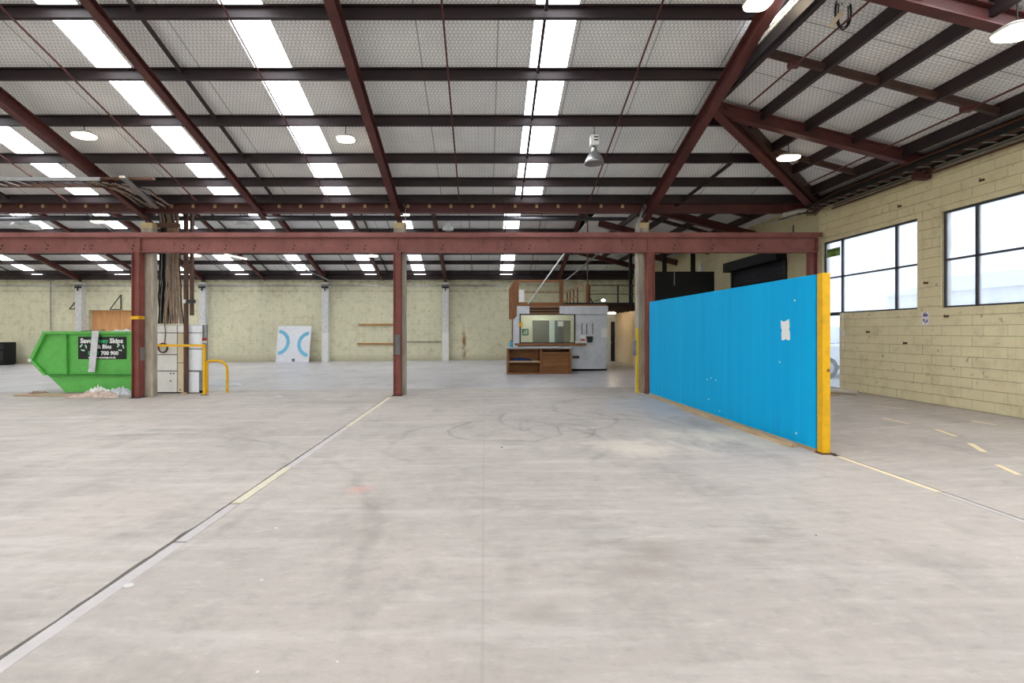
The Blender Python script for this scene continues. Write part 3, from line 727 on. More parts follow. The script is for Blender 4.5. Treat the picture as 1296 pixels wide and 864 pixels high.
# torn paper left on it: notched outline
pc = [(988.5, 405), (991, 407), (994, 406.5), (999, 403.5), (999.5, 414), (998.6, 416.5), (999.8, 419), (1000, 430), (997, 430.5), (995, 428.5), (993, 430), (989.5, 430.5), (989.3, 421), (990, 418), (989, 415)]
vs = []
for (px, py) in pc:
    v = on_panel(px); vs.append((v, Zt(py, v.y)))
n = len(vs)
pr = MB().add([(v.x-.001, v.y, z) for v, z in vs]+[(v.x-.004, v.y, z) for v, z in vs], [tuple(range(n)), tuple(range(2*n-1, n-1, -1))]+[(i, (i+1) % n, n+(i+1) % n, n+i) for i in range(n)]).build('paper_sheet', PAPER)
tag(pr, 'torn white paper stuck on the blue partition', 'paper')
for (px, py) in ((900, 478), (897, 505), (911, 520), (1008, 548), (1006, 380), (987, 458), (895, 480), (906, 481)):
    v = on_panel(px); z = Zt(py, v.y); r = .012
    MB().box(v.x-.004, v.x-.001, v.y-r, v.y+r, z-r, z+r).build('paint_chip', PAPER, bp)
yp = thing('yellow_post', (4.52, 6.31, zf(4.52)), 'square yellow post closing the near end of the blue partition', 'post')
MB().box(4.463, 4.567, 6.255, 6.36, zf(4.5)+.012, 2.432).build('post', YEL, yp, bevel=.004)
MB().box(4.43, 4.62, 6.225, 6.36, zf(4.5)-.002, zf(4.5)+.012).build('base_plate', RUSTB, yp)
MB().lathe((4.535, 6.245, 1.145), [(.014, -.02), (.02, 0), (.012, .02)], 10).build('catch', plain('brass', (150, 110, 50), .4, .6), yp)
for (a, b, w, h, l) in (((4.17, 11.9), (4.22, 9.2), .055, .035, 'thin raw timber batten lying at the far foot of the blue partition'), ((4.13, 9.9), (4.33, 6.62), .075, .05, 'thicker raw timber batten lying near the front foot of the blue partition')):
    za = zf(4.2)+h/2
    tag(MB().bar((a[0], a[1], za), (b[0], b[1], za), w, h).build('timber_batten', PINE), l, 'timber', 'battens along the blue partition')

# ------------------------------------------------------------------ green skip
YS = 13.62; DEP = 1.7; xo = X(37, YS)
sk = thing('skip_bin', (-11.1, YS+DEP/2, zf(-11.1)), 'bright green rubbish skip with a black advert panel behind the red post', 'skip')
zfl = zf(-11.1)
xt, xtl, xbl = X(37, YS), X(54, YS), X(79, YS); zt_, ztop, zmid = Zt(455, YS), Zt(419.5, YS), Zt(474, YS)
xmid = xt+(xbl-xt)*(zt_-zmid)/(zt_-zfl); XE = -9.35; XTE = -9.62
prof_ = [(xbl, zfl+.01), (XE-.75, zfl+.01), (XE, zt_), (XTE, ztop), (xtl, ztop), (xt, zt_)]
# body as an open shell
mb = MB(); n = len(prof_)
fr_ = [(x, YS+.09, z) for x, z in prof_]; bk_ = [(x, YS+DEP, z) for x, z in prof_]
fi_ = [(x*.985-11.1*.015, YS+.12, z if i in (3, 4) else z+.03) for i, (x, z) in enumerate(prof_)]; bi_ = [(x*.985-11.1*.015, YS+DEP-.04, z if i in (3, 4) else z+.03) for i, (x, z) in enumerate(prof_)]
fs = [tuple(range(n)), tuple(range(2*n-1, n-1, -1)), tuple(range(3*n-1, 2*n-1, -1)), tuple(range(3*n, 4*n))]
for i in range(n):
    j = (i+1) % n
    if i == 3:
        fs += [(3, 4, 2*n+4, 2*n+3), (n+4, n+3, 3*n+3, 3*n+4), (3, 2*n+3, 3*n+3, n+3), (4, n+4, 3*n+4, 2*n+4)]; continue
    fs += [(i, n+i, n+j, j), (2*n+i, 2*n+j, 3*n+j, 3*n+i)]
mb.add(fr_+bk_+fi_+bi_, fs).build('body', GRN, sk)
def rib(p, q, w, name='rib', m=GRND, dp=.03):
    MB().bar((p[0], YS+dp/2, p[1]), (q[0], YS+dp/2, q[1]), dp, w, up=(1, 0, .3) if abs(p[0]-q[0]) < .05 else (0, 0, 1)).build(name, m, sk)
rib((xtl-.02, ztop-.03), (XTE, ztop-.03), .075, 'top_rim', GRN, .10); rib((xt+.03, zt_), (xtl+.03, ztop-.06), .10, 'end_rim', GRN, .09)
rib((xt+.03, zt_), (xmid, zmid), .07, 'end_rim', GRN, .08); rib((xmid+.02, zmid), (XE-.45, zmid), .035, 'fold', GRND, .06)
rib((X(81.5, YS), ztop-.06), (X(82.5, YS), zmid+.02), .085, 'rib', GRN, .08)
rib((X(165, YS), ztop-.06), (X(165, YS), zmid+.02), .06, 'rib', GRN, .08)
MB().tube([(xt+.02, YS-.02, zt_-.02), (xt+.02, YS+.05, zt_-.02)], .05, 10).build('lifting_lug', OFFW, sk)
ax0, ax1, az0, az1 = X(96.3, YS), X(157, YS), Zt(454.5, YS), Zt(426, YS)
ad = MB().box(ax0, ax1, YS+.07, YS+.089, az0, az1).build('advert_panel', plain('advert_black', (24, 26, 28), .5, var=.03), sk)
WT = plain('advert_white', (240, 240, 240), .5, var=.02); GT = plain('advert_green', (60, 176, 110), .5, var=.02); RT = (math.pi/2, 0, 0)
acx = (ax0+ax1)/2; aw = ax1-ax0; ah = az1-az0
def adt(b, s, m, u, v, bold=.004, al='CENTER'): return text('lettering', b, s, m, ad, (ax0+u*aw, YS+.069, az0+v*ah), RT, .002, al, bold)
adt('Save', .19, WT, .17, .81, .008); adt('Money', .19, GT, .44, .81, .006); adt('Skips', .19, WT, .80, .81, .008)
adt('& Bins', .16, WT, .55, .55, .006); adt('0800', .155, GT, .32, .26, .006); adt('700 900', .155, WT, .66, .26, .006)
adt('www.savemoney.co.nz', .085, WT, .5, .075, .003)
for u in (.11, .89):                     # three chasing arrows
    cx, cz, r = ax0+u*aw, az0+.52*ah, .085
    for k in range(3):
        mb = MB(); a0 = math.pi/2+k*2*math.pi/3; v = []
        for i in range(6):
            a = a0+.25+i*.26; v.append((cx+r*math.cos(a), cz+r*math.sin(a), a))
        for i in range(4):
            (x0, z0, a), (x1, z1, b) = v[i], v[i+1]
            o, nn = 1.22, .80
            mb.prism([(cx+(x0-cx)*o, cz+(z0-cz)*o), (cx+(x1-cx)*o, cz+(z1-cz)*o), (cx+(x1-cx)*nn, cz+(z1-cz)*nn), (cx+(x0-cx)*nn, cz+(z0-cz)*nn)], 'y', YS+.064, YS+.07)
        (x0, z0, a), (x1, z1, b) = v[4], v[5]
        mb.prism([(cx+(x0-cx)*1.45, cz+(z0-cz)*1.45), (cx+(x1-cx)*1.0, cz+(z1-cz)*1.0), (cx+(x0-cx)*.55, cz+(z0-cz)*.55)], 'y', YS+.064, YS+.07)
        mb.build('recycling_arrow', plain('advert_pale_green', (190, 226, 200), .5, var=.02), ad)
def ribbon(name, pts, w, axis, m, label, cat, th=.006, group=None, wob=.0):
    """a strip of sheet following pts, widened along axis"""
    ax = Vector(axis).normalized()*w/2; rr = random.Random(len(label)); mb = MB(); n = len(pts); vs = []
    for i, p in enumerate(pts):
        p = Vector(p)+Vector((rr.uniform(-wob, wob), 0, rr.uniform(-wob, wob)))
        t = Vector(pts[min(i+1, n-1)])-Vector(pts[max(i-1, 0)]); nn = t.cross(ax).normalized()*th/2
        vs += [p-ax-nn, p+ax-nn, p+ax+nn, p-ax+nn]
    fs = [(0, 1, 2, 3), tuple(4*(n-1)+k for k in (3, 2, 1, 0))]
    for i in range(n-1):
        for k in range(4): fs.append((4*i+k, 4*i+4+k, 4*i+4+(k+1) % 4, 4*i+(k+1) % 4))
    return tag(mb.add(vs, fs).build(name, m), label, cat, group)
ribbon('cloth_strip', [(X(127, YS), YS+.5, ztop+.02), (X(122, YS), YS+.15, ztop+.03), (X(121, YS), YS-.012, ztop+.02), (X(121, YS), YS-.02, ztop-.15), (X(119, YS), YS-.02, Zt(446, YS)), (X(116.5, YS), YS-.02, Zt(470.5, YS))], .19, (1, 0, 0), plain('pale_grey_cloth', (214, 214, 218), .8),
       'pale grey cloth strip hanging over the side of the green skip', 'strip', .01)
rr = random.Random(11)
def crumple(name, c, sx, sy, sz, m, label, cat, group=None, seed=1, n=16):
    r = random.Random(seed); mb = MB(); vs = []; fs = []
    ph = [(r.uniform(2, 7), r.uniform(2, 7), r.uniform(0, 6.28), r.uniform(.3, 1)) for _ in range(7)]
    for i in range(n+1):
        for j in range(n+1):
            u, v = i/n*2-1, j/n*2-1; e = max(0, 1-max(abs(u), abs(v))**3)
            h = (1-abs(math.sin(ph[0][0]*u*.8+ph[0][1]*v+ph[0][2])))*.6+(1-abs(math.sin(ph[1][0]*v-ph[1][1]*u*.9+ph[1][2])))*.5-.25*abs(math.sin(ph[2][0]*1.7*u+ph[2][1]*1.3*v))
            z = .01+e*sz*max(.1, .3+.62*h)+r.uniform(0, .05)*sz*e
            rad = 1+.25*math.sin(3*math.atan2(v, u)+seed)+.12*math.sin(7*math.atan2(v, u)+seed*2)
            vs.append((c[0]+u*sx*rad, c[1]+v*sy*rad, c[2]+z))
    k = n+1
    top = len(vs)
    for i in range(n+1):
        for j in range(n+1): vs.append((vs[i*k+j][0], vs[i*k+j][1], max(c[2], vs[i*k+j][2]-.008)))
    for i in range(n):
        for j in range(n):
            q = (i*k+j, (i+1)*k+j, (i+1)*k+j+1, i*k+j+1); fs.append(q); fs.append(tuple(x+top for x in reversed(q)))
    for i in range(n):
        for a, b in (((i+1)*k, i*k), (i*k+n, (i+1)*k+n), (i, i+1), (n*k+i+1, n*k+i)): fs.append((a, b, b+top, a+top))
    return tag(mb.add(vs, fs).build(name, m), label, cat, group)
crumple('crumpled_sheet', (X(132, YS), YS+.75, ztop-.06), .3, .3, .17, PAPER, 'crumpled white paper lying on top of the load in the green skip', 'paper', seed=4)
crumple('rubbish_heap', (-11.2, YS+.85, ztop-.25), 1.1, .55, .27, plain('mixed_rubbish', (150, 140, 120), .9, var=.5, scale=12, dirt=(70, 64, 54)), 'low heap of brown rubbish filling the green skip', 'rubbish', seed=9, n=22)
tag(MB().bar((X(95, YS), YS+.2, ztop+.01), (X(112, YS), YS+.6, ztop+.05), .05, .02).build('offcut', DARK), 'dark flat offcut lying across the skip rim, left of the hanging strip', 'offcut')
tag(MB().bar((X(150, YS), YS+.3, ztop+.14), (X(157, YS), YS+.4, ztop-.01), .06, .02).build('offcut', PINE), 'short pale offcut sticking up from the skip near the red post', 'offcut')
tag(MB().bar((X(157, YS), YS+.35, ztop+.13), (X(163, YS), YS+.4, ztop-.0), .06, .03).build('offcut', DARK), 'short dark offcut sticking up from the skip beside the red post', 'offcut')
crumple('crumpled_tarp', (X(126, 12.75), 12.75, zf(-10.3)), .50, .24, .2, plain('beige_tarp', (206, 186, 172), .8, var=.4, scale=7, dirt=(124, 104, 94)), 'crumpled beige tarp on the floor in front of the green skip', 'tarp', seed=3, n=34)
crumple('crumpled_sheet', (X(124, 13.25), 13.25, zf(-10.7)), .26, .16, .3, PAPER, 'crumpled white sheet on the floor behind the beige tarp', 'sheet', seed=6)
crumple('plastic_bag', (X(150, 13.15), 13.2, zf(-10.1)), .26, .18, .26, plain('silver_plastic', (206, 212, 216), .35), 'silver grey plastic bag on the floor beside the beige tarp', 'bag', seed=8)
tag(MB().bar((X(20, 13.0), 13.0, zf(-12.8)+.025), (X(108, 12.9), 12.9, zf(-10.9)+.03), .12, .04).build('floor_plank', PINEX), 'long pale plank lying on the floor in front of the green skip', 'plank')
crumple('rag', (X(47, 13.6), 13.6, zf(-12.8)), .2, .12, .08, plain('brown_rag', (170, 140, 120), .9, var=.4), 'small brown rag on the floor below the left tip of the skip', 'rag', seed=12, n=10)

# ------------------------------------------------------------------ switchboard, cables, guard rails
YK = 13.3; DK = .22; zfk = zf(-8.6)
sw = thing('switchboard', (-8.55, YK+.25, zfk), 'off-white electrical switchboard cabinet standing behind the yellow rail', 'cabinet')
xs = lambda px: X(px, YK); zs = lambda py: Zt(py, YK)
MB().box(xs(197), xs(256.5), YK+.03, YK+DK, zfk+.08, zs(411)).build('carcass', plain('switchboard_grey', (126, 128, 130), .5), sw)
MB().box(xs(197), xs(253), YK+.06, YK+DK-.02, zfk, zfk+.08).build('plinth', BLACK, sw)
BW = plain('switchboard_blue_white', (236, 240, 246), .45, var=.08)
for (a, b, c, d, m) in ((197.6, 223.6, 411.5, 420.5, OFFW), (197.6, 223.6, 421.6, 448, OFFW), (197.6, 223.6, 449.2, 468.6, OFFW), (197.6, 223.6, 470, 496, OFFW),
                      (225, 232.8, 411.5, 420.5, OFFW), (225, 232.8, 421.6, 458.5, CREAM), (225, 232.8, 459.5, 496, CREAM),
                      (234, 255.5, 411.5, 420.5, BW), (234, 255.5, 421.6, 441, BW), (234, 255.5, 442.2, 468.5, BW), (237, 251.5, 470.5, 496.5, BW)):
    p = MB().box(xs(a), xs(b), YK, YK+.03, zs(d), zs(c)).build('door_panel', m, sw, bevel=.004)
for (px, py) in ((216, 472.5), (220, 472.5), (216, 482), (228, 493)):
    MB().tube([(xs(px), YK-.002, zs(py)), (xs(px), YK+.004, zs(py))], .022, 10).build('knock_out', BLACK, sw)
MB().box(xs(256.8), xs(260), YK+.05, YK+.12, zs(470), zs(411)).build('side_duct', GALV, sw)
ei = thing('isolator_switch', (xs(258.5), YK, zs(428)), 'red and white isolator switch at the right edge of the switchboard', 'switch')
MB().box(xs(257), xs(260.5), YK-.02, YK+.05, zs(434), zs(431)).build('switch_base', WHITE, ei)
MB().box(xs(257), xs(260.5), YK-.05, YK+.05, zs(431), zs(427.5)).build('switch_handle', plain('signal_red', (176, 40, 38), .5), ei)
cbd = tag(MB().box(X(197.5, 13.35), X(206, 13.35), 13.55, 13.58, zs(409)+.0, Zt(262, 13.4)).build('backing_board', plain('dark_brown_board', (72, 54, 44), .7)), 'dark brown backing board beside the cables above the switchboard', 'board')
rc = random.Random(21)
cab = thing('cable_bundle', (xs(214), YK+.1, zs(410)), 'thick hanging bundle of black and tan cables feeding the switchboard', 'cables')
def hang(px0, px1, ytop, yend, r, m, y=13.45, sway=.02, name='cable'):
    pts = []
    for i in range(10):
        t = i/9; px = px0+(px1-px0)*(t**2.2); pts.append(Vector((X(px, y)+rc.uniform(-sway, sway), y+rc.uniform(-.03, .03), Zt(ytop+(yend-ytop)*t, y))))
    MB().tube(pts, r, 6).build(name, m, cab)
for k in range(15): hang(203.5+k*.75, 200+k*1.3, 258+rc.uniform(-6, 6), 409.5, .017, RUBBER, 13.45+rc.uniform(-.05, .1), .012)
for k in range(14): hang(213+k*.95, 207+k*1.7, 256+rc.uniform(-5, 5), 409.5, .018, TAN, 13.42+rc.uniform(-.05, .1), .012)
for k in range(5): hang(206+k*4, 203+k*6, 300, 409.5, .01, GALV, 13.36, .02)
MB().box(X(214, 13.4), X(219, 13.4), 13.44, 13.50, zs(398), Zt(300, 13.4)).build('cable_trunking', PINE, cab)
hang(227.5, 232, 300, 409.5, .016, RUBBER, 13.40, .005); 
cc = thing('cable_coil', (xs(207), YK-.05, zs(440)), 'brown cable coil hanging on the switchboard front behind the yellow rail', 'cable')
mb = MB()
for k in range(3):
    r = (.125, .135, .118)[k]
    mb.tube([(xs(207.5)+r*math.cos(a*.2618), YK-.03-.012*k, zs(440)+r*math.sin(a*.2618)) for a in range(25)], .014, 6, False)
mb.build('coil', COPPER, cc)
MB().tube([(xs(209), YK-.03, zs(408)), (xs(210.5), YK-.03, zs(420)), (xs(209.5), YK-.03, zs(433))], .012, 6).build('lead', COPPER, cc)
# brown uprights
for (a, b, t0, t1, y, l) in ((232.3, 236.2, 250, 499, 13.16, 'tall rusty brown upright in front of the switchboard'), (240, 243.2, 268, 399, 13.18, 'shorter rusty brown bar hanging right of the tall upright above the switchboard')):
    z0 = zf(-8.4) if t1 > 480 else Zt(t1, y)
    o = thing('steel_upright', (X((a+b)/2, y), y, z0), l, 'upright')
    MB().box(X(a, y), X(b, y), y, y+.09, z0, zN(y)-.002).build('bar', RUSTB, o)
    if t1 > 480: MB().box(X(231, y), X(237.5, y), y-.06, y, z0, z0+.05).build('foot_block', PINE, o)
o = thing('upright_bracket', (X(238, 13.1), 13.12, Zt(381, 13.1)), 'dark clamp joining the two brown uprights above the switchboard', 'bracket')
MB().box(X(232, 13.1), X(245, 13.1), 13.1, 13.2, Zt(383.5, 13.1), Zt(379, 13.1)).build('clamp', DARK, o)
MB().box(X(232.5, 13.1), X(235.5, 13.1), 13.06, 13.1, Zt(383.5, 13.1), Zt(379, 13.1)).build('white_clip', WHITE, o)
o = tag(MB().box(X(187, 13.0), X(231, 13.0), 12.822, 12.92, Zt(289, 13), Zt(284, 13)).build('timber_rail', RUSTB), 'rusty brown cross rail above the crane beam over the switchboard cables', 'rail')
yr = thing('guard_rail', (X(259, 12.9), 12.9, zf(-7.6)), 'yellow guard rail post with a bar in front of the switchboard', 'rail')
zy = Zt(437, 12.6)
MB().box(X(178, 12.6), X(259.5, 12.85), 12.83, 12.86, Zt(438.6, 12.85), Zt(435.6, 12.85)).build('rail_bar', YEL, yr)
MB().box(X(257.6, 12.9), X(260.6, 12.9), 12.86, 12.92, zf(-7.6)+.01, Zt(436, 12.9)).build('post', YEL, yr)
MB().box(X(255.5, 12.9), X(263, 12.9), 12.82, 12.96, zf(-7.6), zf(-7.6)+.01).build('foot_plate', RUSTB, yr)
yh_ = thing('guard_hoop', (X(275, 13.3), 13.3, zf(-7.4)), 'bent yellow pipe hoop beside the switchboard', 'hoop')
pts = [(X(260.5, 13.9), 13.9, zf(-7.5)), (X(260.5, 13.9), 13.9, Zt(459, 13.9))]
zt2 = Zt(456.5, 13.35); pts = [(X(262, 13.35), 13.35, zf(-7.6)), (X(262, 13.35), 13.35, zt2-.08), (X(263.5, 13.35), 13.35, zt2-.015), (X(266, 13.35), 13.35, zt2), (X(276, 13.35), 13.35, zt2)]
for k in range(1, 7):
    a = math.pi/2*(1-k/6); pts.append((X(276, 13.35)+.26*math.cos(a), 13.35, zt2-.26+.26*math.sin(a)))
pts.append((X(276, 13.35)+.26, 13.35, zf(-7.2)))
MB().tube(pts, .035, 10).build('pipe', YEL, yh_, smooth=True)
fp = tag(crumple('floor_sheet', (X(280, 15.6), 15.6, zf(-8.5)), .6, .5, .1, plain('dull_sheet', (206, 208, 212), .7), 'flat white sheet lying on the floor behind the yellow hoop', 'sheet', seed=15, n=12), None)

# cable tray ladder left, under the purlins
ct = thing('cable_tray', (-13, 10.85, CAMH+3.45), 'ladder cable tray hanging under the roof at the left', 'cable tray')
zt3 = CAMH+3.42
for y in (10.6, 11.1): MB().box(-22, -8.6, y-.012, y+.012, zt3-.04, zt3+.04).build('side_rail', RUSTB if y > 11 else GALV, ct)
for k in range(46): MB().box(-21.9+k*.29, -21.87+k*.29, 10.612, 11.088, zt3-.02, zt3).build('rung', GALV, ct)
for k in range(2): MB().tube([(-21.9, 10.95+k*.06, zt3+.015), (-9.0, 10.7+k*.08, zt3+.015)], .014, 6).build('cable', RUBBER, ct)
for x in (-20, -16.5, -12.5, -9.6): MB().tube([(x, 10.86, zt3), (x, 10.86, zLp(10.86))], .01, 5).build('hanger', GALV, ct)
cv = thing('cable_drop', (-8.55, 11.6, CAMH+3.2), 'loose cables and trunking dropping from the roof tray to the switchboard column', 'cables')
for k in range(16):
    x0 = -9.0+.06*k; m = (RUBBER, TAN, GALV)[k % 3]
    pts = [(x0-.2, 10.75+.02*k, zt3+.02), (x0, 11.5, zt3+.03*math.sin(k)), (x0+.1*math.sin(k*2), 12.3, zt3-.15), (X(203+k*1.4, 13.42), 13.3, Zt(266, 13.4)+.1*math.sin(k*3)), (X(203+k*1.4, 13.42), 13.44, Zt(288, 13.4))]
    MB().tube(pts, .013, 6).build('cable', m, cv)
MB().bar((-8.1, 10.6, zt3+.05), (-8.5, 12.3, zt3-.2), .12, .05).build('trunking', GALV, cv)
MB().bar((-8.9, 10.9, zt3+.1), (-7.6, 10.9, zt3+.1), .1, .05).build('trunking', RUSTB, cv)

# ------------------------------------------------------------------ lamps
def panel_lamp(name, loc, cordtop, w, d, label, group, m=LAMPM, off=False):
    x, y, z = loc; t = thing(name, loc, label, 'lamp', group)
    n = 28; body = [(.5*w, .0), (.5*w, .03), (.42*w, .07), (.15*w, .11)]
    mb = MB(); o = []
    def ring(sx, sy, zz): return [(x+sx*math.copysign(abs(math.cos(a))**.6, math.cos(a)), y+sy*math.copysign(abs(math.sin(a))**.6, math.sin(a)), zz) for a in [2*math.pi*i/n for i in range(n)]]
    rings = [ring(w*.5, d*.5, z), ring(w*.52, d*.52, z+.025), ring(w*.42, d*.42, z+.055), ring(w*.16, d*.16, z+.075)]
    vs = [v for r in rings for v in r]; fs = [(i*n+k, i*n+(k+1) % n, (i+1)*n+(k+1) % n, (i+1)*n+k) for i in range(3) for k in range(n)]
    mb.add(vs, fs+[tuple(range(n-1, -1, -1)), tuple(range(3*n, 4*n))]).build('housing', plain('lamp_housing', (190, 186, 180), .45), t)
    r2 = ring(w*.46, d*.46, z-.035)+ring(w*.48, d*.48, z-.001)
    MB().add(r2, [tuple(range(n-1, -1, -1)), tuple(range(n, 2*n))]+[(k, (k+1) % n, n+(k+1) % n, n+k) for k in range(n)]).build('lens', m, t)
    MB().tube([(x, y, z+.07), (x, y, cordtop)], .008, 6).build('cord', RUBBER, t)
    return t
HB = 'lit flat lamps under the front roof'
panel_lamp('bay_lamp', (-8.22, 9.74, Zt(171, 9.74)), zLp(9.74), .42, .32, 'lit flat lamp at the left, just below the third purlin near the left rafter', HB)
panel_lamp('bay_lamp', (X(437.5, 9.74), 9.74, Zt(175.5, 9.74)), zLp(9.74), .36, .28, 'lit flat lamp between the second skylight strip and the middle rafter', HB)
panel_lamp('bay_lamp', (4.02, 6.95, Zt(3, 6.95)), zLp(6.95)+.05, .38, .34, 'bright lit lamp at the top edge beside the right rafter', HB)
panel_lamp('bay_lamp', (6.45, 10.05, Zt(199, 10.05)), zR(6.45)-.02, .44, .28, 'lit flat lamp hanging under the hip roof near the window wall', HB)
panel_lamp('bay_lamp', (6.52, 5.8, Zt(40, 5.8)), zR(6.5)-.02, .46, .36, 'bright lit lamp at the top right corner beside the red rafter', HB)
bl_ = thing('bell_lamp', (X(752, 9.74), 9.74, Zt(207, 9.74)), 'unlit grey bell lamp with a white gear box hanging right of the centre skylight', 'lamp')
lx, ly, lz = bl_.location
MB().lathe((lx, ly, lz), [(.195, .0), (.20, .012), (.185, .06), (.15, .14), (.095, .215), (.06, .25), (.055, .32)], 28).build('reflector', ALU, bl_, smooth=True)
MB().lathe((lx, ly, lz), [(.185, .004), (.05, .001)], 28).build('lens', mk_glass('lamp_lens_clear', .5), bl_)
MB().box(lx-.085, lx+.095, ly-.07, ly+.07, lz+.36, lz+.57).build('gear_box', WHITE, bl_, bevel=.012)
for dz in (.45, .51): MB().box(lx-.02, lx+.07, ly-.074, ly-.07, lz+dz, lz+dz+.025).build('vent_slot', DARK, bl_)
MB().tube([(lx, ly, lz+.30), (lx, ly, lz+.37)], .03, 8).build('neck', DARK, bl_)
MB().tube([(lx, ly, lz+.57), (lx, ly, zLp(9.74))], .008, 6).build('cord', RUBBER, bl_)
HB2 = 'lit lamps in the back hall roof'
for (px, py, d, w, l) in ((125, 280, 19.0, .55, 'lit lamp in the back hall roof just left of the left concrete column'), (472, 323.5, 24, .5, 'lit warm lamp in the back hall left of the middle red post'),
                        (246, 323, 22, .55, 'lit lamp in the back hall right of the brown uprights'), (92, 318.5, 24, .5, 'lit lamp in the back hall above the green skip')):
    panel_lamp('bay_lamp', (X(px, d), d, Zt(py, d)), (zB(d) if d > YRG else zN(d))-.02, w, w*.7, l, HB2)
tl = thing('tube_lamp', (X(299, 23), 23, Zt(325, 23)), 'lit slanting tube lamp in the back hall roof over the painted board', 'lamp')
a, b = P(285, 322, 23), P(312, 328, 22.5)
MB().bar(a+Vector((0, 0, .05)), b+Vector((0, 0, .05)), .1, .04).build('batten', WHITE, tl); MB().tube([a, b], .03, 8).build('tube', emit('tube_glow', (255, 232, 190), 4.0), tl)
MB().tube([a+Vector((.2, 0, .07)), (a.x+.2, a.y, zB(a.y)-.02)], .008, 5).build('cord', RUBBER, tl)
for (px, py, l) in ((33, 288, 'large unlit grey dish lamp in the back hall at far left'), (567, 291, 'small unlit dish lamp in the back hall right of the middle post'), (309, 287, 'unlit pale box lamp in the back hall left of the red tie')):
    d = 19.5; w = .5 if px < 100 else .22 if px > 500 else .35; c = P(px, py, d)
    t = thing('dish_lamp', c, l, 'lamp', None)
    MB().lathe(c, [(w, 0), (w*1.02, .02), (w*.8, .16), (w*.25, .24), (w*.2, .34)], 24).build('reflector', plain('dish_white', (206, 208, 208), .4), t, smooth=True)
    MB().tube([c+Vector((0, 0, .33)), (c.x, d, zN(d)-.02)], .01, 6).build('cord', RUBBER, t)

# cable coil hanging in the right roof
hc = thing('hanging_cable_coil', P(1067, 17, 6.4), 'black cable coil hanging from the red rod in the right roof', 'cable')
c = P(1067, 14, 6.5); mb = MB()
for k in range(4):
    rx, rz = (.11, .115, .1, .07)[k], (.22, .24, .2, .23)[k]
    mb.tube([(c.x+rx*math.cos(i*.2618)+.012*k, c.y+.015*k, c.z+rz*math.sin(i*.2618)) for i in range(25)], .008, 6, False)
mb.build('coil', RUBBER, hc)
MB().tube([c+Vector((0, .02, .2)), (c.x, c.y+.02, zR(c.x)-.02)], .008, 6).build('tie', RUBBER, hc)
MB().tube([c+Vector((-.16, 0, -.2)), c+Vector((-.08, 0, -.09)), c+Vector((-.02, 0, -.02))], .03, 8).build('plug', CREAM, hc)

# trays and pipes along the top of the right wall
et = thing('wall_cable_tray', (8.72, 8, CAMH+3.2), 'black cable tray and pipes along the top of the window wall', 'cable tray')
zz = CAMH+3.22
MB().box(8.35, 8.365, 1, 12.3, zz-.03, zz+.05).build('side_rail', BLACK, et); MB().box(8.66, 8.675, 1, 12.3, zz-.03, zz+.05).build('side_rail', BLACK, et)
for k in range(38): MB().box(8.365, 8.66, 1.1+k*.3, 1.13+k*.3, zz-.02, zz).build('rung', GALV, et)
MB().tube([(8.3, 1, zz+.08), (8.3, 11.3, zz+.08), (8.35, 12.0, zz+.0), (8.38, 12.35, zz-.1)], .018, 6).build('copper_pipe', plain('copper_pipe', (96, 64, 44), .4, .5), et)
for k, x in enumerate((8.42, 8.47, 8.52, 8.58, 8.62)): MB().tube([(x, 1, zz+.015), (x, 12.0, zz+.015), (x-.05, 12.3, zz-.2)], .012, 6).build('cable', (RUBBER, COPPER)[k % 2], et)
MB().tube([(8.80, 1, zz-.10), (8.80, 12.0, zz-.10)], .02, 6).build('pipe', RUSTB, et)
MB().tube([(8.84, 1, zz-.02), (8.84, 12.0, zz-.02)], .025, 6).build('pipe', GALV, et)
for y in (9.5, 6.2):
    MB().box(8.62, 8.895, y-.07, y+.07, zRp(8.8)-.27, zRp(8.8)-.12).build('corbel', RED, ceil)
wp = thing('white_duct', P(1012, 266, 12.55), 'short length of pale crumpled duct where the hip beam meets the window wall', 'duct')
MB().tube([P(992, 272, 12.5), P(1010, 267, 12.55), P(1028, 265.5, 12.5)], .06, 10).build('duct', plain('pale_duct', (190, 186, 180), .4), wp)
for (px0, py0, px1, py1, m) in ((975, 283, 1008, 272, GALV), (985, 278, 1046, 262, RUBBER), (1004, 285, 1004, 296, RUBBER)):
    MB().tube([P(px0, py0, 12.5), P(px1, py1, 12.5)], .015, 6).build('cable', m, wp)

# ------------------------------------------------------------------ small things on the right wall
def on_wall(px, py):
    d = FPX*XW/(px-VX); return Vector((XW, d, Zt(py, d)))
v = on_wall(1171.5, 403)
po = thing('notice', v, 'small white notice with purple print on the wall between the two windows', 'notice')
MB().box(XW-.006, XW-.001, v.y-.075, v.y+.075, v.z-.13, v.z+.13).build('sheet', PAPER, po)
PUR = plain('purple_print', (110, 92, 160), .7, var=.05)
mb = MB()
for (a, b, c, d) in ((-.05, .05, .04, .09), (-.03, .04, .10, .115), (.02, .05, -.06, .0), (-.05, -.02, -.08, -.02), (-.01, .01, -.1, -.05)): mb.box(XW-.008, XW-.006, v.y+a, v.y+b, v.z+c, v.z+d)
mb.build('print', PUR, po)
v = on_wall(1067.5, 421)
tag(MB().box(XW-.06, XW-.001, v.y-.05, v.y+.05, v.z-.07, v.z+.07).build('switch_box', WHITE, bevel=.006), 'small white switch box beside the glazed door', 'switch box')
cd_ = tag(MB().tube([(XW-.01, v.y, v.z+.07), (XW-.01, v.y, v.z+.5)], .01, 6).tube([(XW-.01, v.y, v.z-.07), (XW-.01, v.y, v.z-.35)], .008, 6).build('conduit', OFFW), 'thin white conduit above and below the switch box by the glazed door', 'conduit')
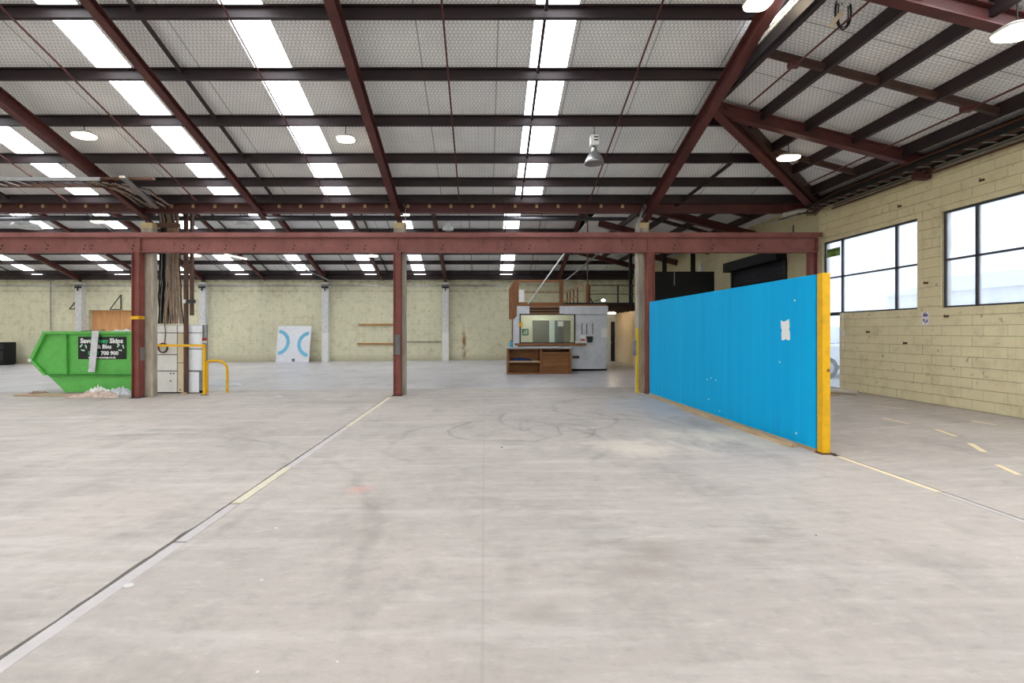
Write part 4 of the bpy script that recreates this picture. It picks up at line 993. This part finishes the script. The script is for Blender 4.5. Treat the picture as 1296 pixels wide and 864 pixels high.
for (px, py, l) in ((1139, 261, 'small rusty wall hook above the first window'), (1243, 228, 'small rusty wall hook above the second window'), (1172, 358, 'small rusty bracket on the pier between the windows'),
                  (1198, 400, 'small dark hook just below the left end of the second window'), (1146, 434, 'small dark bolt low on the wall below the second pane'), (1099, 420, 'small dark bolt on the wall below the first window')):
    v = on_wall(px, py)
    o = thing('wall_hook', v, l, 'hook', 'rusty fixings on the window wall')
    MB().box(XW-.015, XW-.001, v.y-.045, v.y+.045, v.z-.02, v.z+.02).build('plate', RUSTB, o)
    MB().tube([(XW-.015, v.y-.03, v.z), (XW-.07, v.y-.03, v.z-.02), (XW-.07, v.y-.03, v.z+.03)], .008, 6).build('hook', RUSTB, o)
v = P(1076, 493, 11.0)
tb = MB().tube([(8.15+.0, 11.55, zf(8.3)+.05), (8.55, 10.85, zf(8.55)+.05)], .05, 14, False).tube([(8.55, 10.85, zf(8.55)+.05), (8.15, 11.55, zf(8.3)+.05)], .042, 14, False)
tag(tb.build('cardboard_tube', plain('pale_tube', (206, 198, 182), .7)), 'pale cardboard tube on the floor below the glazed door', 'tube')
tag(MB().bar((7.75, 11.9, zf(7.9)+.02), (8.1, 10.9, zf(8.0)+.02), .28, .015).build('floor_board', PINE), 'flat pale board on the floor beside the cardboard tube', 'board')

# ------------------------------------------------------------------ back wall things
wb_ = thing('painted_board', (X(371.5, 27.4), 27.3, zf(-11)), 'white board with two blue arcs leaning on the back wall', 'board')
bx0, bx1 = X(350, 27.35), X(393, 27.35); zb = zf(-11); zt_b = Zt(412.5, 27.5); tlt = .32
def lean(x, z): return Vector((x, 27.2+tlt*(z-zb)/(zt_b-zb), z))
f0 = Vector((0, .02, 0))
q = [lean(bx0, zb), lean(bx1-.05, zb), lean(bx1, zt_b), lean(bx0+.03, zt_b)]
MB().add(q+[v+f0 for v in q], [(0,1,2,3), (4,7,6,5), (0,4,5,1), (1,5,6,2), (2,6,7,3), (3,7,4,0)]).build('board', plain('white_board', (224, 226, 232), .6, var=.08), wb_)
ARC = plain('arc_blue', (112, 186, 216), .6, var=.1)
for (cx, s, cz) in ((bx0+.02, 1, Zt(433, 27.35)), (bx1-.03, -1, Zt(435.5, 27.35))):
    mb = MB(); R, r_ = .74, .54; N = 18; lo = -1.42; hi = 1.42
    for i in range(N):
        a, b = lo+(hi-lo)*i/N, lo+(hi-lo)*(i+1)/N
        qq = [(cx+s*R*math.cos(a), cz+R*math.sin(a)), (cx+s*R*math.cos(b), cz+R*math.sin(b)), (cx+s*r_*math.cos(b), cz+r_*math.sin(b)), (cx+s*r_*math.cos(a), cz+r_*math.sin(a))]
        vv = [lean(u, w)-Vector((0, .002, 0)) for u, w in qq]
        mb.add(vv+[v-Vector((0, .004, 0)) for v in vv], [(0,1,2,3), (4,7,6,5), (0,4,5,1), (1,5,6,2), (2,6,7,3), (3,7,4,0)])
    mb.build('painted_arc', ARC, wb_)
v = lean(X(372, 27.3), zb+.12)
MB().box(v.x-.08, v.x+.08, v.y-.012, v.y-.002, v.z-.1, v.z+.1).build('grey_patch', plain('grey_smudge', (110, 108, 116), .7), wb_)
for (py, px0, l) in ((410.8, 454, 'upper brown timber rail on the back wall left of the middle post'), (435, 452, 'lower brown timber rail on the back wall left of the middle post')):
    z = Zt(py, 27.95); h = .055
    tag(MB().box(X(px0, 27.95), X(512, 27.95), 27.93, 27.998, z-h, z+h).build('wall_rail', wood('weathered_rail', (188, 146, 92), (140, 98, 56), 0)), l, 'rail', 'timber rails on the back wall')
for (px0, px1, pz0, pz1, l) in ((139, 153, 373, 391.5, 'black triangular wall bracket above the boarded doorway'), (88, 95, 382, 391, 'small black triangular bracket left of the white column above the skip')):
    o = thing('wall_bracket', P(px1, pz1, 27.9), l, 'bracket')
    a, b, c = P(px0, pz1, 27.6), P(px1, pz0, 27.9), P(px1, pz1, 27.9)
    MB().tube([a, b], .03, 6).tube([b, c], .03, 6).tube([c, a], .03, 6).build('frame', DARK, o)
tag(MB().tube([P(64, 355, 27.9), P(64, 418, 27.9)], .03, 6).tube([P(64, 355, 27.9), P(62, 348, 27.9), P(52, 343, 27.6)], .03, 6).build('wall_conduit', GALV), 'thin grey conduit bending up the back wall left of the skip', 'conduit')
tag(MB().tube([P(515, 432.5, 27.93), P(559, 432.5, 27.93)], .022, 6).build('wall_conduit', DARK), 'thin dark conduit low on the back wall right of the middle post', 'conduit')
bx = thing('dark_cabinet', (X(-2, 27), 27.1, zf(-27.5)), 'black low cabinet against the back wall at the left edge', 'cabinet')
zc = zf(-27.6)
MB().box(X(-14, 26.8), X(5, 26.8), 26.8, 27.5, zc+.05, Zt(433, 26.8)).build('body', BLACK, bx)
MB().box(X(-13, 26.8), X(4, 26.8), 26.78, 26.8, Zt(442, 26.8), Zt(435, 26.8)).build('drawer', DARK, bx)
MB().box(X(-13, 26.8), X(4, 26.8), 26.78, 26.8, Zt(456, 26.8), Zt(444, 26.8)).build('door', DARK, bx)
MB().box(X(-13, 26.8), X(4, 26.8), 26.85, 27.45, zc, zc+.05).build('plinth', BLACK, bx)
lp = thing('leaning_pole', P(400, 345, 26.5), 'long grey pole slung under the back hall roof above the painted board', 'pole')
MB().tube([P(357, 328, 25), P(422, 357, 27.4)], .035, 8).build('pole', ALU, lp)
for q in (P(362, 330.2, 25.18), P(411, 352.1, 27)): MB().tube([q, (q.x, q.y, zB(q.y)-.005)], .01, 6).build('hanger', GALV, lp)
# cables by the middle column head
cl = thing('column_cable', P(512, 270, 12.55), 'grey cable looping down to the head of the middle concrete column', 'cable')
MB().tube([P(505, 253, 12.5), P(510, 256, 12.48), P(513, 263, 12.48), P(513, 276, 12.5), P(512, 294, 12.55)], .014, 6).build('cable', GALV, cl)
cl = thing('column_cable', P(808, 270, 12.55), 'pale cables looping at the head of the right concrete column', 'cable')
for k in range(3): MB().tube([P(817-k, 255+k, 12.5), P(818-2*k, 262, 12.48), P(812-k, 272, 12.48), P(809-k*1.2, 283, 12.5), P(809-k*1.2, 294, 12.5)], .012, 6).build('cable', GALV, cl)

# ------------------------------------------------------------------ office booth
YO = 19.6; zo = zf(3.2)
ox = lambda px: X(px, YO); oz = lambda py: Zt(py, YO)
bo = thing('office_booth', (3.2, YO+1.5, zo), 'grey plywood office booth with a wide window at the back of the hall', 'booth')
x0, x1 = ox(654.5), ox(768.5); zt4 = oz(387); wx0, wx1, wz0, wz1 = ox(659), ox(726.5), oz(433), oz(398.5)
YOB = 22.8
MB().box(x0, x1, YO, YO+.09, zo+.10, wz0).box(wx1, x1, YO, YO+.09, wz0, zt4).box(x0, wx0, YO, YO+.09, wz0, zt4).box(wx0, wx1, YO+.02, YO+.09, wz1, zt4).build('front_wall', GREYW, bo)
MB().box(x0, x1, YO+.06, YO+.09, zo, zo+.10).build('kick_board', BLACK, bo)
INW = plain('booth_cream_wall', (226, 228, 204), .6, var=.05)
MB().box(x0, x0+.08, YO+.09, YOB, zo, zt4).box(x1-.08, x1, YO+.09, YOB, zo, zt4).build('side_wall', GREYW, bo)
MB().box(x0+.08, x1-.08, YOB-.08, YOB, zo, zt4).build('rear_wall', INW, bo)
MB().box(x0, x1, YO, YOB, zt4, zt4+.06).build('roof_deck', PLY, bo)
MB().box(ox(713), x1+.02, YO-.06, YO-.001, oz(397.5), oz(387.5)).build('fascia', GREYW, bo)
MB().box(ox(655), ox(670), YO-.03, YO-.001, oz(397.5), oz(387.5)).build('fascia', GREYW, bo); MB().box(ox(708), ox(712.5), YO-.03, YO-.001, oz(398), oz(387.5)).build('fascia', GREYW, bo)
MB().box(ox(670), ox(708), YO-.02, YO+.0, oz(389.8), oz(387.5)).build('timber_rail', TIMB, bo); MB().box(ox(670), ox(708), YO-.02, YO+.0, oz(397.6), oz(395.3)).build('timber_rail', TIMB, bo)
MB().box(ox(670), ox(708), YO+.002, YO+.018, oz(395.3), oz(389.8)).build('dark_recess', BLACK, bo); MB().box(ox(670), ox(708), YO-.01, YO+.0, oz(393.2), oz(392)).build('timber_rail', TIMB, bo)
wf = MB().box(wx0-.05, wx0, YO-.035, YO+.05, wz0-.04, wz1+.05).box(wx1, wx1+.05, YO-.035, YO+.05, wz0-.04, wz1+.05).box(wx0, wx1, YO-.035, YO+.05, wz1, wz1+.05).box(wx0, wx1, YO-.035, YO+.05, wz0-.04, wz0).build('window_frame', DARK, bo)
MB().box(wx0, wx1, YO+.01, YO+.02, wz0, wz1).build('pane', GLASSB, wf)
MB().box(ox(651.5), ox(741), YO-.14, YO-.001, oz(437), oz(434.2)).build('window_sill', TIMB, bo)
MB().box(ox(649.5), ox(654.5), YO+.0, YO+.1, oz(437), oz(404)).box(ox(654.5), ox(655.5), YO-.01, YO+.0, oz(437), oz(398)).build('corner_post', GREYW, bo)
MB().box(ox(647.8), ox(649.3), YO, YO+.1, zo, oz(404)).build('corner_post', TIMBV, bo)
sbd = MB().prism([(ox(644), oz(404)), (ox(644), oz(366)), (ox(650), oz(356)), (ox(654), oz(354)), (ox(654), oz(400)), (ox(650), oz(404))], 'y', YO-.045, YO-.036).build('side_board', TIMBV); tag(sbd, 'brown angled board at the left end of the booth railing', 'board')
for (a, b) in ((674, 695), (702, 721.5)):
    d = YOB-.09; MB().box(X(a, d)-.0, X(b, d), d-.03, d+.005, zo, Zt(405.5, d)).build('inner_door', plain('dark_olive_door', (74, 80, 70), .5), bo)
es = thing('exit_sign', (ox(664), YO+.5, oz(420)), 'green running figure exit sign inside the booth window', 'sign')
d = YO+.1; gx0, gx1, gz0, gz1 = X(660.5, d), X(669, d), Zt(424.5, d), Zt(416, d)
MB().box(gx0, gx1, d, d+.01, gz0, gz1).build('plate', plain('exit_green', (30, 140, 84), .5, var=.03), es)
mb = MB(); cx = (gx0+gx1)/2-.02; cz = (gz0+gz1)/2; y0, y1 = d-.004, d
mb.box(cx+.04, cx+.10, y0, y1, cz-.09, cz+.09); mb.prism([(cx-.03, cz+.02), (cx+.01, cz+.04), (cx-.01, cz-.03), (cx-.05, cz-.03)], 'y', y0, y1)
mb.prism([(cx-.05, cz-.03), (cx-.02, cz-.03), (cx-.07, cz-.09), (cx-.10, cz-.09)], 'y', y0, y1); mb.prism([(cx-.03, cz-.03), (cx-.005, cz-.03), (cx+.02, cz-.09), (cx-.01, cz-.09)], 'y', y0, y1); mb.box(cx-.01, cx+.02, y0, y1, cz+.05, cz+.08)
mb.build('running_figure', WT, es)
n_ = tag(MB().box(X(706, YOB-.13), X(713, YOB-.13), YOB-.13, YOB-.121, Zt(413, YOB), Zt(406.5, YOB)).build('door_notice', PAPER), 'white notice on the dark inner door seen through the booth window', 'notice')
bl2 = thing('ceiling_lamp', (ox(692), YO+1.6, zt4-.08), 'tube lamp under the ceiling inside the booth', 'lamp')
MB().box(ox(672), ox(712), YO+1.55, YO+1.65, zt4-.06, zt4-.002).build('batten', WHITE, bl2); MB().tube([(ox(673), YO+1.6, zt4-.085), (ox(711), YO+1.6, zt4-.085)], .025, 8).build('tube', emit('booth_tube_glow', (255, 252, 240), 95.0), bl2)
# fittings on the booth front
tag(MB().prism([(ox(655), oz(413.5)), (ox(657.5), oz(411.5)), (ox(656), oz(408.5)), (ox(658.3), oz(409.3)), (ox(659), oz(406.3)), (ox(660.2), oz(408.5)), (ox(662.5), oz(408.3)), (ox(661), oz(411)), (ox(661.8), oz(414.3)), (ox(658.5), oz(412.6))], 'y', YO-.045, YO-.038).build('warning_label', YEL), 'yellow star-shaped label at the left edge of the booth window', 'label')
tag(MB().box(ox(761), ox(769), YO-.006, YO-.001, oz(427), oz(415.5)).build('paper_sheet', PAPER), 'white paper taped at the right edge of the booth front', 'paper')
nt = thing('wall_notice', (ox(737.5), YO, oz(428)), 'pink and white notice on the booth beside the black file holder', 'notice')
MB().box(ox(734), ox(741), YO-.008, YO-.001, oz(433), oz(424)).build('sheet', PAPER, nt); MB().box(ox(734.5), ox(740.5), YO-.012, YO-.008, oz(431.5), oz(428.5)).build('print', plain('pink_print', (190, 110, 120), .6, var=.05), nt)
fh = thing('file_holder', (ox(746), YO, oz(429)), 'black file holder fixed on the grey booth front', 'file holder')
MB().prism([(ox(741.8), oz(425.5)), (ox(750), oz(425.5)), (ox(749), oz(433)), (ox(743), oz(433))], 'y', YO-.09, YO-.001).build('tray', plain('black_plastic', (40, 42, 44), .4), fh)
for px in (736.5, 742.5, 750):
    tag(MB().box(ox(px)-.014, ox(px)+.014, YO-.012, YO-.001, oz(423), oz(409)).build('hanging_strip', DARK), {736.5: 'dark vertical strip on the booth front nearest the window', 742.5: 'middle dark vertical strip above the black file holder', 750: 'dark vertical strip on the booth front nearest the white paper'}[px], 'strip', 'dark strips on the booth front')
for py, l in ((432.6, 'upper white socket on the booth at the end of the timber sill'), (437.6, 'lower white socket on the booth below the timber sill')):
    tag(MB().box(ox(727), ox(731), YO-.17 if py < 434 else YO-.03, YO-.141 if py < 434 else YO-.001, oz(py+1.2), oz(py-1.2)).build('socket', WHITE), l, 'socket')
tag(MB().box(ox(724.5), ox(733), YO-.03, YO-.001, oz(453.5), oz(450)).build('wall_block', plain('dark_red_block', (96, 62, 62), .6)), 'small dark red block on the booth front beside the counter', 'block')
# timber frame on top of the booth
tf = thing('loft_railing', (ox(684), YO+.06, zt4+.06), 'brown timber railing frame standing on the booth roof', 'railing')
zr0 = zt4+.06
MB().box(ox(654.3), ox(656.6), YO+.02, YO+.1, zr0, oz(354)).build('post', TIMBV, tf); MB().box(ox(708), ox(710.3), YO+.02, YO+.1, zr0, oz(354)).build('post', TIMBV, tf); MB().box(ox(710.8), ox(713.3), YO+.05, YO+.14, zr0, oz(354.5)).build('post', TIMBV, tf)
MB().box(ox(656.6), ox(708), YO+.03, YO+.09, oz(357), oz(354)).build('top_rail', TIMB, tf); MB().box(ox(656.6), ox(708), YO+.04, YO+.08, oz(370.2), oz(369)).build('middle_rail', TIMB, tf); MB().box(ox(656.6), ox(708), YO+.03, YO+.09, zr0, oz(382.3)).build('bottom_rail', TIMB, tf)
tag(MB().box(ox(656.7), ox(663.5), YO+.01, YO+.02, oz(382), oz(366.5)).build('paper_sheet', PAPER), 'white paper fixed to the left bay of the timber railing', 'paper')
lx_ = lambda px: X(px, 20.6); lz_ = lambda py: Zt(py, 20.6)
sr = thing('stair_railing', (lx_(728), 20.6, zr0), 'sloping timber stair railing on the booth roof right of the frame', 'railing')
MB().bar((lx_(714), 20.6, lz_(371)), (lx_(738), 20.6, lz_(359)), .06, .09).build('hand_rail', PINEX, sr); MB().bar((lx_(714), 20.6, lz_(381.5)), (lx_(731), 20.6, lz_(375)), .05, .07).build('lower_rail', PINEX, sr)
for k, px in enumerate((718, 721.5, 726, 731)): MB().box(lx_(px)-.03, lx_(px)+.03, 20.58, 20.62, zr0, lz_(371-(px-714)*.5)).build('baluster', TIMBV, sr)
MB().box(lx_(739.3), lx_(741), 20.56, 20.64, zr0, lz_(360)).build('newel', PINE, sr)
# counter in front
YD = 18.35; dx = lambda px: X(px, YD); dz = lambda py: Zt(py, YD); zd = zf(2.2)
de = thing('counter', (dx(683), YD+.4, zd), 'brown timber counter with open shelves in front of the booth', 'counter')
MB().box(dx(641), dx(723.5), YD-.02, YO-.15, dz(441.3), dz(439.6)).build('worktop', plain('grey_laminate', (168, 166, 168), .4), de)
for a, b in ((641.8, 644.3), (683.3, 686), (720.6, 723.4)): MB().box(dx(a), dx(b), YD, YD+.55, zd, dz(441.3)).build('upright', TIMBV, de)
MB().box(dx(644.3), dx(683.3), YD, YD+.5, dz(458.6), dz(456.6)).build('shelf', PINEX, de); MB().box(dx(686), dx(720.6), YD, YD+.5, dz(447.4), dz(445.6)).build('shelf', TIMB, de)
MB().box(dx(644.3), dx(683.3), YD, YD+.5, zd, zd+.06).build('bottom_shelf', TIMB, de); MB().box(dx(686), dx(720.6), YD, YD+.1, zd, zd+.06).build('bottom_rail', TIMB, de)
MB().box(dx(644.3), dx(683.3), YD+.5, YD+.52, zd, dz(441.3)).build('back_panel', PLY, de); MB().box(dx(686), dx(720.6), YD+.12, YD+.14, zd, dz(447.4)).build('back_panel', PLY, de)
MB().box(dx(686), dx(720.6), YD+.50, YD+.52, dz(447.4), dz(441.3)).build('back_panel', PLY, de)
MB().box(dx(644.3), dx(720.6), YD+.56, YO-.16, zd+.0, zd+.05).build('rear_rail', TIMB, de); 
MB().box(dx(644), dx(645.5), YD+.55, YO-.15, zd, dz(441.3)).build('end_panel', PLY, de)
crumple('blue_cloth', (dx(660), YD+.25, dz(456.6)), .38, .16, .14, plain('blue_cloth', (36, 52, 96), .9), 'dark blue cloth heaped on the upper shelf of the counter', 'cloth', seed=17, n=10)
cn = thing('spray_can', (dx(647.8), YD+.25, dz(439.6)), 'blue can standing on the left end of the counter', 'can')
cz = dz(439.6)
MB().lathe((dx(647.8), YD+.25, cz), [(.055, 0), (.06, .01), (.06, .2), (.045, .225)], 16).build('can', plain('can_blue', (60, 160, 200), .4, var=.05), cn, smooth=True); MB().lathe((dx(647.8), YD+.25, cz+.225), [(.04, 0), (.04, .035), (.02, .04)], 14).build('cap', plain('can_dark', (40, 70, 90), .4), cn)
tag(MB().box(dx(703), dx(708), YD+.1, YD+.2, dz(439.6), dz(439.6)+.03).build('paper_pad', PAPER), 'small white pad lying on the counter', 'pad')

# corridor, mezzanine and dark store at the back right
zm0, zm1 = 2.72, 2.87
DKT = wood('dark_timber', (74, 52, 38), (50, 34, 25), 0)
mz = thing('mezzanine', (6.2, 23.8, zm0), 'dark timber mezzanine deck over the corridor right of the booth', 'mezzanine')
MB().box(ox(768.5)+.01, 6.99, 20.15, YB-.02, zm0+.03, zm1).build('deck', DKT, mz); 
for k in range(9): MB().box(ox(768.5)+.01, 6.99, 20.15+k*.9, 20.22+k*.9, zm0-.10, zm0+.03).build('joist', DKT, mz)
MB().box(ox(713)+.02, 6.99, 20.05, 20.14, zm0+.10, zm1+.02).build('edge_board', DARK, mz)
YM = 20.2; mx = lambda px: X(px, YM); mzz = lambda py: Zt(py, YM)
mr = thing('mezzanine_railing', (mx(772), YM, zm1+.02), 'dark steel railing on the mezzanine edge over the corridor', 'railing')
for py in (361, 372): MB().box(mx(745), mx(803), YM-.02, YM+.02, mzz(py+.5), mzz(py-.5)).build('rail', RUSTB, mr)
for px in (746, 782, 800): MB().box(mx(px)-.03, mx(px)+.03, YM-.03, YM+.03, zm1+.02, mzz(360.5)).build('post', DARK, mr)
MB().bar((mx(746), YM-.05, mzz(377)), (mx(751.5), YM-.05, mzz(385.5)), .04, .05).build('brace', DARK, mr)
hp = thing('hanger_rod', (mx(743), YM-.1, zm1), 'thin brown steel rod rising from the booth roof to the roof beams', 'rod')
MB().tube([(mx(743), YM-.1, zt4+.06), (mx(743), YM-.1, zN(YM)-.3)], .03, 8).build('rod', RUSTB, hp); MB().box(mx(741.3), mx(744.8), YM-.14, YM-.06, zt4+.06, mzz(359)).build('sleeve', TIMBV, hp)
dc = thing('dark_column', (mx(800), YM+.2, zf(6.3)), 'black steel column at the corner of the mezzanine', 'column')
MB().box(mx(799), mx(802.5), YM-.06+.3, YM+.05+.3, zm1, zN(YM)-.4).build('shaft', BLACK, dc)
for (p0, p1, y, l) in (((668.2, 385), (741, 283), 19.575, 'bright aluminium pole slanting from the booth roof up behind the crane beam'), ((716, 355), (786, 297), 20.9, 'grey slanting pole right of the bright pole over the booth')):
    o = thing('slanting_pole', P(p0[0], p0[1], y), l, 'pole'); MB().tube([P(p0[0], p0[1], y), P(p1[0], p1[1], y)], .03 if y < 20 else .035, 8).build('pole', plain('bright_alu', (214, 214, 212), .35, .3) if y < 20 else GALV, o); e = P(p1[0], p1[1], y); rz = zN(y)-.005 if e.x < XR else zR(e.x)-.005; MB().tube([e, (e.x, y, rz)], .012, 6).build('hanger', GALV, o)
CORW = plain('corridor_cream_wall', (222, 204, 170), .6, var=.08)
struct('wall_corridor', MB().box(6.85, 6.97, 20.4, YB-.02, zf(6.9)-.02, zm0-.11), CORW)
struct('wall_corridor_end', MB().box(5.1, X(773, 24.7), 24.7, 24.8, zf(5.5)-.02, zm0-.11).box(X(778.3, 24.7), 6.84, 24.7, 24.8, zf(6)-.02, zm0-.11).box(X(773, 24.7), X(778.3, 24.7), 24.7, 24.8, Zt(407, 24.7), zm0-.11), GREYW)
d4 = sroot('door_4', (X(775.7, 24.7), 24.75, zf(6)))
MB().box(X(773, 24.7), X(778.3, 24.7), 24.73, 24.77, zf(6.5), Zt(407, 24.7)).build('door_leaf', plain('near_black_door', (26, 30, 34), .5), d4)
MB().tube([(X(774, 24.7), 24.69, 1.1), (X(774, 24.7), 24.73, 1.1)], .03, 8).build('handle', GALV, d4)
cl2 = thing('corridor_lamp', (6.05, 22.88, zm0-.16), 'lit warm tube lamp under the mezzanine in the corridor', 'lamp')
MB().box(5.75, 6.35, 22.82, 22.94, zm0-.13, zm0-.101).build('batten', WHITE, cl2); MB().tube([(5.77, 22.88, zm0-.16), (6.33, 22.88, zm0-.16)], .028, 8).build('tube', emit('corridor_glow', (255, 228, 190), 90.0), cl2)
fl = thing('flood_lamp', P(763.6, 380, 26), 'small bright flood lamp glowing above the mezzanine', 'lamp'); c = P(763.6, 380, 26)
MB().lathe(c, [(.05, -.06), (.09, -.02), (.09, .03), (.04, .07)], 14).build('globe', emit('flood_glow', (235, 250, 235), 50.0), fl); MB().tube([c+Vector((0, 0, .07)), c+Vector((0, .4, .1)), (c.x, YB-.01, c.z+.1)], .02, 6).build('arm', DARK, fl)
bs = thing('black_store', (6.7, 16.3, zf(6.7)), 'tall black clad store box behind the blue partition', 'store box')
MB().box(X(826, 16), X(904, 16), 16, 16.05, zf(6), Zt(343.5, 16)).build('front_panel', BLACK, bs); MB().box(X(904, 16)-.05, X(904, 16), 16.05, 16.5, zf(7), Zt(343.5, 16)).build('side_panel', BLACK, bs); MB().box(X(826, 16), X(826, 16)+.05, 16.05, 16.5, zf(6), Zt(343.5, 16)).build('side_panel', BLACK, bs)
MB().box(X(853, 15.98), X(854, 15.98), 15.97, 16, Zt(361, 16), Zt(344, 16)).build('edge_strip', GALV, bs)
for px, l in ((841, 'black steel column rising behind the left of the black store box'), (877, 'black steel column rising behind the middle of the black store box')):
    o = thing('dark_column', (X(px, 18.8), 18.8, zf(7)), l, 'column'); MB().ibeam((X(px, 18.8), 18.8, zf(7)), (X(px, 18.8), 18.8, zR(X(px, 18.8))-.3), .12, .16, up=(0, 1, 0)).build('shaft', BLACK, o)
bzz = Zt(343.5, 16)
tag(MB().lathe((X(890, 16.3), 16.48, bzz), [(.07, 0), (.08, .12), (.05, .28), (.025, .33), (.02, .42)], 12).build('plastic_bottle', plain('translucent_white', (190, 192, 196), .3)), 'pale plastic bottle standing on top of the black store box', 'bottle')
MB().box(X(826, 16), X(904, 16), 16.05, 16.56, bzz-.03, bzz).build('top_panel', BLACK, bs)

# ------------------------------------------------------------------ outside the windows
yd = struct('ground', MB().box(XW+.25, 60, -20, 60, -.25, .16), plain('pale_asphalt', (170, 170, 170), .9))
nb_ = thing('neighbour_building', (34, 18, .16), 'pale low building across the yard seen faintly through the second window', 'building')
MB().box(34, 46, 8, 40, .16, 4.6).build('wall', plain('pale_render', (226, 228, 232), .8), nb_); MB().prism([(33.6, 4.6), (46.4, 4.6), (40, 6.4)], 'y', 7.6, 40.4).build('roof', plain('pale_grey_roof', (196, 200, 206), .6), nb_)
for k in range(6): w_ = MB().box(33.96, 34.02, 10+k*5, 12.5+k*5, 1.8, 3.4).build('window', plain('pale_glass', (150, 160, 172), .2), nb_)
car = thing('parked_car', (12.6, 16.6, .16), 'silver white car parked outside the glazed door', 'car')
CP = plain('car_silver_white', (222, 226, 230), .25, .1, .02); CG = plain('car_dark_glass', (60, 66, 74), .1, var=.02); cy0, cy1, gz = 15.2, 16.95, .16
body = [(10.3, .35), (10.2, .75), (10.45, 1.02), (11.5, 1.12), (14.3, 1.12), (14.65, .9), (14.65, .35)]
MB().prism([(x, z+gz) for x, z in body], 'y', cy0, cy1).build('body', CP, car, bevel=.06, smooth=True)
cabn = [(11.3, 1.10), (11.95, 1.68), (13.9, 1.72), (14.4, 1.10)]
MB().prism([(x, z+gz) for x, z in cabn], 'y', cy0+.12, cy1-.12).build('cabin', CP, car, bevel=.05, smooth=True)
for (a, b) in ((11.6, 12.75), (12.85, 14.05)): MB().prism([(a, 1.16+gz), (max(a, 11.98)+.02 if a < 12 else a, 1.62+gz), (b-.1, 1.64+gz), (b, 1.16+gz)], 'y', cy0+.10, cy0+.125).build('side_window', CG, car)
MB().box(10.14, 10.32, cy0+.1, cy1-.1, gz+.36, gz+.62).build('bumper', DARK, car); MB().box(10.6, 14.4, cy0-.01, cy0+.02, gz+.3, gz+.42).build('sill_trim', DARK, car)
for x in (11.0, 13.75):
    for y in (cy0-.02, cy1-.2):
        wv = MB(); N = 20
        vs = [(x+.34*math.cos(2*math.pi*k/N), y, gz+.34+.34*math.sin(2*math.pi*k/N)) for k in range(N)]+[(x+.34*math.cos(2*math.pi*k/N), y+.22, gz+.34+.34*math.sin(2*math.pi*k/N)) for k in range(N)]
        w2 = wv.add(vs, [tuple(range(N)), tuple(range(2*N-1, N-1, -1))]+[(k, (k+1) % N, N+(k+1) % N, N+k) for k in range(N)]).build('wheel', RUBBER, car)
        MB().prism([(x+.2*math.cos(2*math.pi*k/12), gz+.34+.2*math.sin(2*math.pi*k/12)) for k in range(12)], 'y', y-.012, y).build('hub', ALU, w2)
for y in (cy0+.15, cy1-.45): MB().box(10.17, 10.3, y, y+.3, gz+.72, gz+.88).build('headlamp', GLASSB, car)

# ------------------------------------------------------------------ scraps on the floor
def fpt(px, py):
    a, b = (px-VX)/FPX, (py-VY)/FPX; y = 4.0
    for _ in range(40): y = (CAMH-zf(a*y))/b
    return Vector((a*y, y, zf(a*y)))
for k, (px, py, s, l) in enumerate(((349, 668, .022, 'tiny white scrap on the floor right of the joint strip'), (331, 734, .02, 'tiny white scrap on the floor near the bottom left'), (163, 741, .045, 'white chip lying on the steel joint strip'), (427, 837, .012, 'tiny white scrap at the bottom of the floor'),
                                   (1033, 677, .012, 'tiny dark chip on the floor in front of the yellow post'), (1288, 706, .014, 'tiny white scrap at the right edge of the floor'), (326, 850, .014, 'tiny pale scrap near the bottom edge'), (635, 566, .03, 'small dark chip on the floor among the tyre marks'), (618, 521, .04, 'small pale scrap near the middle saw cut'), (396, 468, .10, 'white scrap on the back floor right of the painted board'), (352, 502, .14, 'flat white scrap on the floor left of the middle post'))):
    p = fpt(px, py); r = random.Random(k); n = 7; s *= .75
    pts = [(p.x+s*(.7+.5*r.random())*math.cos(2*math.pi*i/n), p.y+s*(.7+.5*r.random())*math.sin(2*math.pi*i/n)) for i in range(n)]
    tag(MB().prism(pts, 'z', p.z-.001, p.z+s*.14).build('floor_scrap', DARK if 'dark' in l else plain('dull_scrap', (206, 204, 200), .8)), l, 'scrap', 'scraps on the floor')
print('bricks', nb, 'objects', len(bpy.data.objects))
